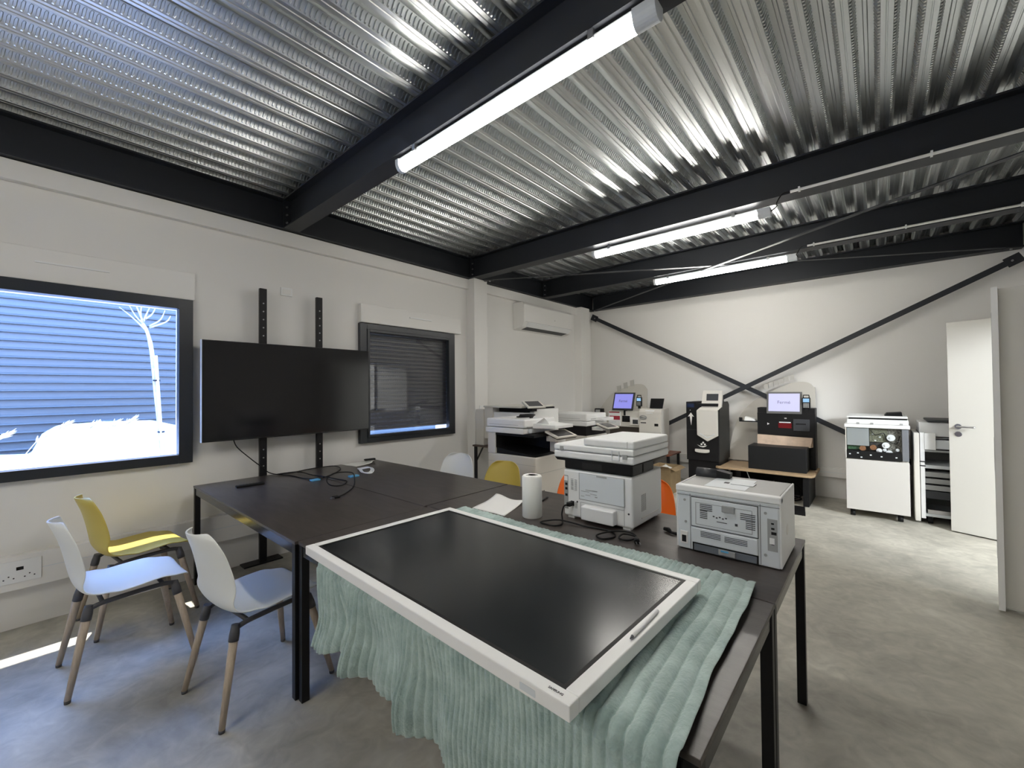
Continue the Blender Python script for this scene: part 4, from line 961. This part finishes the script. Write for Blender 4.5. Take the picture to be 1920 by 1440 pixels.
# black coin automat
def automat():
    t = thing('coin_automat', 'tall black coin machine with white curved front and arrow', 'coin machine', (2.2, 6.5, 0))
    X0, X1, Y0, Y1 = 1.978, 2.415, 6.30, 6.84
    build('base', MB().box(X0+.015, X1-.01, Y0+.02, Y1-.02, 0, .432), BPL, t, bevel=.004)
    m = MB(); m.prism([(X0, .433), (X1, .433), (X1, 1.25), (X0+.15, 1.25), (X0+.15, 1.272), (X0, 1.272)], 'y', Y0, Y1); build('cabinet', m, mat('automat_black', (.009, .009, .010), .5, spec=.25), t, bevel=.005)
    build('side_cover', MB().prism([(Y0+.002, .44), (Y1, .44), (Y1, 1.22), (Y1-.08, 1.27), (Y0+.04, 1.27)], 'x', X1, X1+.006), mat('automat_side', (.035, .035, .033), .55, spec=.25), t)
    # curved white front: upper head and lower shield ending in a point
    m = MB(); x0, x1 = 2.135, 2.412
    path = [(1.18, 6.27), (1.165, 6.262), (1.14, 6.258), (.80, 6.258)]
    m.hexa([(x0, Y0-.035, .80), (x1, Y0-.035, .80), (x1, Y0+.0, .80), (x0, Y0, .80)], [(x0, Y0-.045, 1.15), (x1, Y0-.045, 1.15), (x1, Y0, 1.15), (x0, Y0, 1.15)])
    m.hexa([(x0, Y0-.045, 1.15), (x1, Y0-.045, 1.15), (x1, Y0, 1.15), (x0, Y0, 1.15)], [(x0+.04, Y0+.0, 1.195), (x1+.035, Y0+.0, 1.195), (x1+.035, Y0+.03, 1.195), (x0+.04, Y0+.03, 1.195)])
    m.hexa([(x0+.05, Y0-.002, 1.195), (x1+.040, Y0-.002, 1.195), (x1+.040, Y0+.05, 1.195), (x0+.05, Y0+.05, 1.195)], [(x0+.065, Y0+.045, 1.43), (x1+.050, Y0+.045, 1.43), (x1+.050, Y0+.09, 1.43), (x0+.065, Y0+.09, 1.43)])
    c = (x0+x1)/2
    m.add([(x0, Y0-.035, .80), (x1, Y0-.035, .80), (c, Y0-.03, .715), (x0, Y0, .80), (x1, Y0, .80), (c, Y0, .715)], [(0, 2, 1), (3, 4, 5), (0, 3, 5, 2), (1, 2, 5, 4), (0, 1, 4, 3)])
    w_ = build('white_front', m, CPL, t, bevel=.006)
    m = MB(); m.bar((x0+.04, Y0-.038, .825), (c, Y0-.036, .765), .008, .004, (0, 1, 0)); m.bar((x1-.04, Y0-.038, .825), (c, Y0-.036, .765), .008, .004, (0, 1, 0)); build('chevron', m, LGP, w_)
    build('screen', MB().hexa([(2.255, Y0+.015, 1.29), (2.41, Y0+.015, 1.29), (2.41, Y0+.02, 1.29), (2.255, Y0+.02, 1.29)], [(2.257, Y0+.0295, 1.385), (2.412, Y0+.0295, 1.385), (2.412, Y0+.035, 1.385), (2.257, Y0+.035, 1.385)]), DGP, w_)
    build('head_shell', MB().hexa([(x0+.06, Y0+.05, 1.25), (x1+.03, Y0+.05, 1.25), (x1+.03, Y0+.2, 1.25), (x0+.06, Y0+.2, 1.25)], [(x0+.07, Y0+.09, 1.425), (x1+.04, Y0+.09, 1.425), (x1+.03, Y0+.13, 1.40), (x0+.07, Y0+.13, 1.40)]), BPL, t)
    m = MB(); m.prism([(2.0, 1.055), (2.045, 1.115), (2.088, 1.055), (2.062, 1.063), (2.047, .93), (2.028, 1.063)], 'y', Y0-.002, Y0+.0005); build('arrow_symbol', m, TRIM, t)
    build('blue_display', MB().box(1.995, 2.09, Y0-.002, Y0+.0005, 1.19, 1.245), mat('dim_blue', (.01, .015, .04), .2), t); build('led', MB().cyl((2.035, Y0-.003, 1.15), (2.035, Y0+.001, 1.15), .006, 8), TRIM, t)
    build('door_seam', MB().box(X0, x0, Y0-.001, Y0+.001, .868, .872), DGP, t)
    # hand and coins symbol
    m = MB(); m.prism([(2.125, .660), (2.150, .648), (2.185, .640), (2.235, .648), (2.26, .655), (2.235, .635), (2.205, .625), (2.165, .632)], 'y', Y0-.002, Y0+.0005)
    for x, z in ((2.185, .668), (2.230, .668), (2.208, .693)): m.cyl((x, Y0-.002, z), (x, Y0+.0005, z), .013, 14)
    build('hand_symbol', m, TRIM, t)
    m = MB(); n = 16; m.prism([(2.197+.095*math.cos(PI*k/n+PI), .566+.018*math.sin(PI*k/n+PI)) for k in range(n+1)]+[(2.292, .598), (2.102, .598)], 'y', Y0-.03, Y0+.0005); build('coin_cup', m, CPL, t, bevel=.004)
automat()
def kioskB():
    t = thing('payment_kiosk', 'black self-service kiosk with white screen on a wood shelf', 'kiosk', (2.95, 6.6, 0))
    arch_panel(t, [(2.387, .40), (2.43, .70), (2.50, .95), (2.599, 1.129), (2.74, 1.28), (2.897, 1.381), (3.06, 1.47), (3.231, 1.534), (3.37, 1.535), (3.445, 1.47), (3.462, 1.36), (3.455, .40)], 6.90)
    rnd = random.Random(2)
    for i in range(6):
        x = 2.90+i*.062; z = 1.475+i*.024
        m = MB(); m.hexa([(x-.028, 6.892, z-.03), (x+.022, 6.892, z-.02), (x+.022, 6.902, z-.02), (x-.028, 6.902, z-.03)], [(x-.035, 6.892, z+.035), (x+.018, 6.892, z+.045), (x+.018, 6.902, z+.045), (x-.035, 6.902, z+.035)]); build('clear_tab', m, TABM, t)
    # wooden shelf
    m = MB(); m.prism([(2.385, 6.24), (2.42, 6.215), (3.40, 6.205), (3.475, 6.22), (3.50, 6.30), (3.50, 6.895), (2.426, 6.895), (2.426, 6.29), (2.385, 6.285)], 'z', .362, .39); build('shelf', m, WOODS, t, bevel=.004)
    build('side_panel', MB().box(3.38, 3.44, 6.25, 6.93, 0, .362), BPL, t); build('side_panel', MB().box(2.60, 2.66, 6.40, 6.93, 0, .362), BPL, t)
    build('side_panel', MB().box(2.42, 2.60, 6.88, 6.93, 0, .362), BPL, t)
    build('back_board', MB().box(2.66, 3.38, 6.86, 6.93, 0, .362), BPL, t)
    build('basket', MB().box(2.768, 3.41, 6.335, 6.68, .39, .695), mat('basket_black', (.010, .011, .012), .55, spec=.25), t, bevel=.004)
    build('tray_board', MB().hexa([(2.83, 6.60, .70), (3.43, 6.60, .685), (3.45, 6.68, .685), (2.83, 6.68, .70)], [(2.825, 6.62, .822), (3.45, 6.62, .805), (3.45, 6.68, .805), (2.825, 6.68, .822)]), BRUSH, t)
    build('upper_housing', MB().box(2.82, 3.475, 6.682, 6.90, .39, 1.19), BPL, t, bevel=.005)
    build('upper_panel', MB().box(2.82, 3.478, 6.672, 6.682, .822, 1.12), BPL, t)
    build('play_symbol', MB().prism([(2.94, .955), (2.94, .985), (2.966, .97)], 'y', 6.670, 6.673), TRIM, t)
    build('led', MB().box(3.14, 3.165, 6.670, 6.673, 1.045, 1.058), TRIM, t)
    build('scan_window', MB().box(3.07, 3.22, 6.668, 6.673, .92, .99), mat('red_scan_window', (.14, .008, .012), .2), t); build('scan_frame', MB().box(3.08, 3.21, 6.664, 6.673, .99, 1.003), LGP, t)
    p = build('receipt_printer', MB().box(3.24, 3.42, 6.655, 6.673, .89, 1.045), DGP, t, bevel=.004); build('slot', MB().box(3.27, 3.38, 6.652, 6.655, .975, .99), BPL, p)
    monitor(t, 2.935, 3.335, 1.112, 1.405, 6.655, SCR2, word='Fermé', frame=mat('monitor_grey', (.13, .13, .13), .5, spec=.3), tilt=.05)
    card_reader(t, 3.385, 1.27, 6.66, 1)
    s = build('bag_shelf', MB().box(2.59, 2.82, 6.67, 6.80, .985, 1.0), BPL, t); build('shelf_side', MB().box(2.59, 2.63, 6.67, 6.70, 1.0, 1.045), BPL, s)
    return t
kioskB()
tag(build('paper_stack', MB().hexa([(2.65, 6.69, 1.0), (2.79, 6.69, 1.0), (2.79, 6.78, 1.0), (2.65, 6.78, 1.0)], [(2.66, 6.70, 1.055), (2.76, 6.70, 1.03), (2.78, 6.78, 1.035), (2.66, 6.78, 1.06)]), PAPER), 'small stack of white slips on the black side shelf of the kiosk', 'paper')
t = thing('computer_unit', 'dark computer box with white ports under the wood shelf', 'computer', (2.9, 6.6, 0))
build('case', MB().box(2.70, 3.0, 6.45, 6.75, 0, .20), DGP, t, bevel=.004); build('drive_bay', MB().box(2.72, 2.95, 6.448, 6.45, .14, .17), LGP, t)
build('front_vent', MB().box(2.72, 2.98, 6.448, 6.45, .03, .10), BPL, t)
cable('grey cable hanging below the wood shelf', [(2.72, 6.42, .36), (2.76, 6.41, .25), (2.80, 6.40, .14), (2.83, 6.41, .06), (2.92, 6.42, .01)], .006, LGP)
cable('black cable tangle on the floor under the kiosk shelf', [(3.05, 6.5, .012), (3.15, 6.42, .03), (3.28, 6.48, .012), (3.32, 6.6, .02), (3.2, 6.66, .03), (3.1, 6.55, .05), (3.2, 6.40, .03), (3.33, 6.45, .08), (3.30, 6.6, .16), (3.15, 6.7, .2)], .009, BPL)
tag(build('floor_mat', MB().prism([(3.05, 5.80), (3.45, 5.80), (3.40, 6.22), (3.05, 6.22)], 'z', 0, .008), BPL), 'flat black board on the floor in front of the kiosk', 'mat')
# cardboard box
t = thing('cardboard_box', 'open cardboard box with clear plastic, left of the black coin machine', 'box', (1.72, 6.05, 0), math.radians(0))
m = MB(); X0, X1, Y0, Y1, Zt = 1.60, 1.92, 5.80, 6.20, .36; k = .006
m.box(X0, X1, Y0, Y0+k, 0, Zt); m.box(X0, X1, Y1-k, Y1, 0, Zt); m.box(X0, X0+k, Y0+k, Y1-k, 0, Zt); m.box(X1-k, X1, Y0+k, Y1-k, 0, Zt); m.box(X0+k, X1-k, Y0+k, Y1-k, 0, k)
build('carton', m, CARD, t)
build('flap', MB().hexa([(X0, Y0, Zt), (X1, Y0, Zt), (X1, Y0+k, Zt), (X0, Y0+k, Zt)], [(X0, Y0-.09, Zt+.03), (X1, Y0-.09, Zt+.03), (X1, Y0-.09+k, Zt+.036), (X0, Y0-.09+k, Zt+.036)]), CARD, t)
build('flap', MB().hexa([(X1-k, Y0, Zt), (X1, Y0, Zt), (X1, Y1, Zt), (X1-k, Y1, Zt)], [(X1+.07, Y0, Zt-.03), (X1+.075, Y0, Zt-.03), (X1+.075, Y1, Zt-.03), (X1+.07, Y1, Zt-.03)]), CARD, t)
build('shipping_label', MB().box(X0+.17, X0+.27, Y0-.0015, Y0, .09, .15), PAPER, t)
n = 14; vs = []
for j in range(n+1):
    for i in range(n+1):
        u, v = i/n, j/n
        vs.append((X0+.02+.28*u, Y0+.02+.36*v, .30+.06*math.sin(PI*u)*math.sin(PI*v)*(.8+.3*math.sin(9*u+5*v))+.02*math.sin(21*u)*math.sin(17*v)))
m = MB(); m.add(vs, [(j*(n+1)+i, j*(n+1)+i+1, (j+1)*(n+1)+i+1, (j+1)*(n+1)+i) for j in range(n) for i in range(n)], 0, True)
tag(build('plastic_bag', m, PLAS), 'crumpled clear plastic filling the cardboard box', 'plastic bag')

# ================================================================== OUTSIDE
struct('ground', MB().box(-30, -.3, -25, 30, -.35, -.15), GROUND)
t = thing('building', 'blue corrugated metal building outside the window', 'building', (-6.5, 1, -.15))
m = MB(); z = -.15; pr = []
while z < 6.0:
    pr += [(-6.06, z), (-6.06, z+.085), (-6.0, z+.094), (-5.998, z+.098), (-6.06, z+.126)]; z += .131
pr += [(-6.4, z), (-6.4, -.15)]
m.prism(pr, 'y', -14, 14)
build('cladding', m, BLDG, t)
build('roof_edge', MB().box(-6.45, -5.98, -14, 14, z, z+.15), GPL, t)
def car():
    t = thing('car', 'white car parked outside the window, overexposed by the sun', 'car', (-3.6, .9, -.15))
    m = MB()
    prof = [(-1.6, .10), (-1.62, .45), (-1.35, .62), (-.55, .70), (.02, .66), (.12, .92), (.26, 1.03), (.75, 1.055), (1.30, 1.04), (1.36, .98), (1.40, .72), (1.52, .62), (1.55, .10)]
    prof = [(y, z*1.0) for y, z in prof]
    m.prism(prof, 'x', -4.6, -3.02); build('body', m, CARP, t, bevel=.04, seg=3)
    g = MB(); g.prism([(.16, .72), (.28, .97), (.98, .98), (1.18, .72)], 'x', -3.02, -3.012) if 0 else g.prism([(1.405, .74), (1.37, .96), (1.372, .96), (1.41, .74)], 'x', -4.5, -3.12)
    build('rear_window', g, CARG, t)
    for y in (-1.1, 1.05):
        for x in (-4.55, -3.20): build('wheel', MB().cyl((x, y, .10), (x+.18, y, .10), .25, 24), BPL, t)
car()
# young tree with stake
def tree():
    t = thing('young_tree', 'thin bare young tree tied to a stake outside the window', 'tree', (-3.0+.05, 1.2, -.15))
    X = -2.6
    s = (2.6+4.09)/(3+4.09)
    def P(y, z, dx=0): return (X+dx, y*s, CH+(z-CH)*s)
    m = MB(); m.tube(catmull([P(1.22, -.25), P(1.157, .674), P(1.07, 1.7), P(1.035, 2.067), P(.992, 2.271), P(.95, 2.36)], 4), [.026]*8+[.022]*6+[.018]*7, 8)
    rnd = random.Random(5)
    for tip, mid, st in (((.80, 2.60), (.88, 2.45), (.95, 2.36)), ((.72, 2.52), (.85, 2.42), (.99, 2.27)), ((.95, 2.70), (.93, 2.5), (.95, 2.36)), ((1.04, 2.62), (1.0, 2.5), (.96, 2.38)), ((1.17, 2.55), (1.12, 2.42), (1.02, 2.33)), ((1.25, 2.5), (1.18, 2.40), (1.02, 2.31)), ((.85, 2.72), (.90, 2.55), (.95, 2.40)), ((1.10, 2.66), (1.05, 2.5), (.98, 2.42))):
        m.tube(catmull([P(*st), P(*mid, rnd.uniform(-.05, .05)), P(*tip, rnd.uniform(-.12, .12))], 5), [.012-.0008*i for i in range(11)], 6)
    build('trunk', m, BARK, t)
    build('stake', MB().cyl(P(1.20, -.25, .05), P(1.075, 1.95, .05), .017, 8), mat('pale_stake_wood', (.5, .45, .38), .8), t)
    for z in (.95, 1.62): build('tie', MB().cyl(P(1.135-(z-.95)*.07, z, .03), P(1.135-(z-.95)*.07, z+.02, .03), .036, 12), BPL, t)
tree()
for i, (y, z, lab, ln) in enumerate([(-.26, 1.02, 'dry grass plume outside at the left edge of the window', .25), (.02, .98, 'tall leaning dry grass plume outside left of the white car', .45), (.18, 1.10, 'dry grass plume above the left end of the white car', .12), (.42, 1.09, 'dry grass plume above the middle of the white car roof', .10),
                       (.60, 1.09, 'small dry grass plume left of the tree stake', .09), (.75, 1.12, 'dry grass plume just left of the thin tree', .13)]):
    X = -2.2; s = (2.2+4.09)/(3+4.09); y2 = y*s+.05; z2 = CH+(z-CH)*s
    t = thing('grass_plume', lab, 'grass', (X, y2-.2, -.15), 0)
    p = catmull([(X, y2-.22, -.15), (X, y2-.14, z2-.35), (X, y2-.04, z2-.08), (X, y2+.04, z2)], 5)
    build('stem', MB().tube(p, .004, 5), REED, t)
    m = MB(); rnd = random.Random(i)
    for k in range(34):
        f_ = k/34; q = p[-1]*(1-f_)+p[-5]*f_
        a = rnd.uniform(0, 6.3); d = Vector((math.cos(a)*.03, .03+rnd.uniform(-.02, .05), .045+rnd.uniform(-.03, .03)))
        m.tube([q, q+d*.5, q+d], [.002, .006, .001], 5)
    build('seed_head', m, REED, t)

GROUPS = {'chair': 'shell chairs around the meeting tables', 'meeting_table': 'dark meeting tables pushed together', 'tube_light': 'lit tube lights under the ceiling beams', 'steel_beam': 'dark steel roof beams',
          'roof_brace': 'flat ties under the roof', 'wall_brace': 'crossed braces on the back wall', 'grass_plume': 'dry grass plumes outside the window', 'cable_conduit': 'white conduits on the ceiling beams', 'cable_trunking': 'white cable trunking along the walls', 'office_copier': 'white office copiers', 'payment_kiosk': 'self-service kiosks by the back wall', 'remote_control': 'black remote controls on the tables'}
for o in COL.objects:
    k = o.name.split('.')[0]
    if o.parent is None and 'category' in o and k in GROUPS: o['group'] = GROUPS[k]
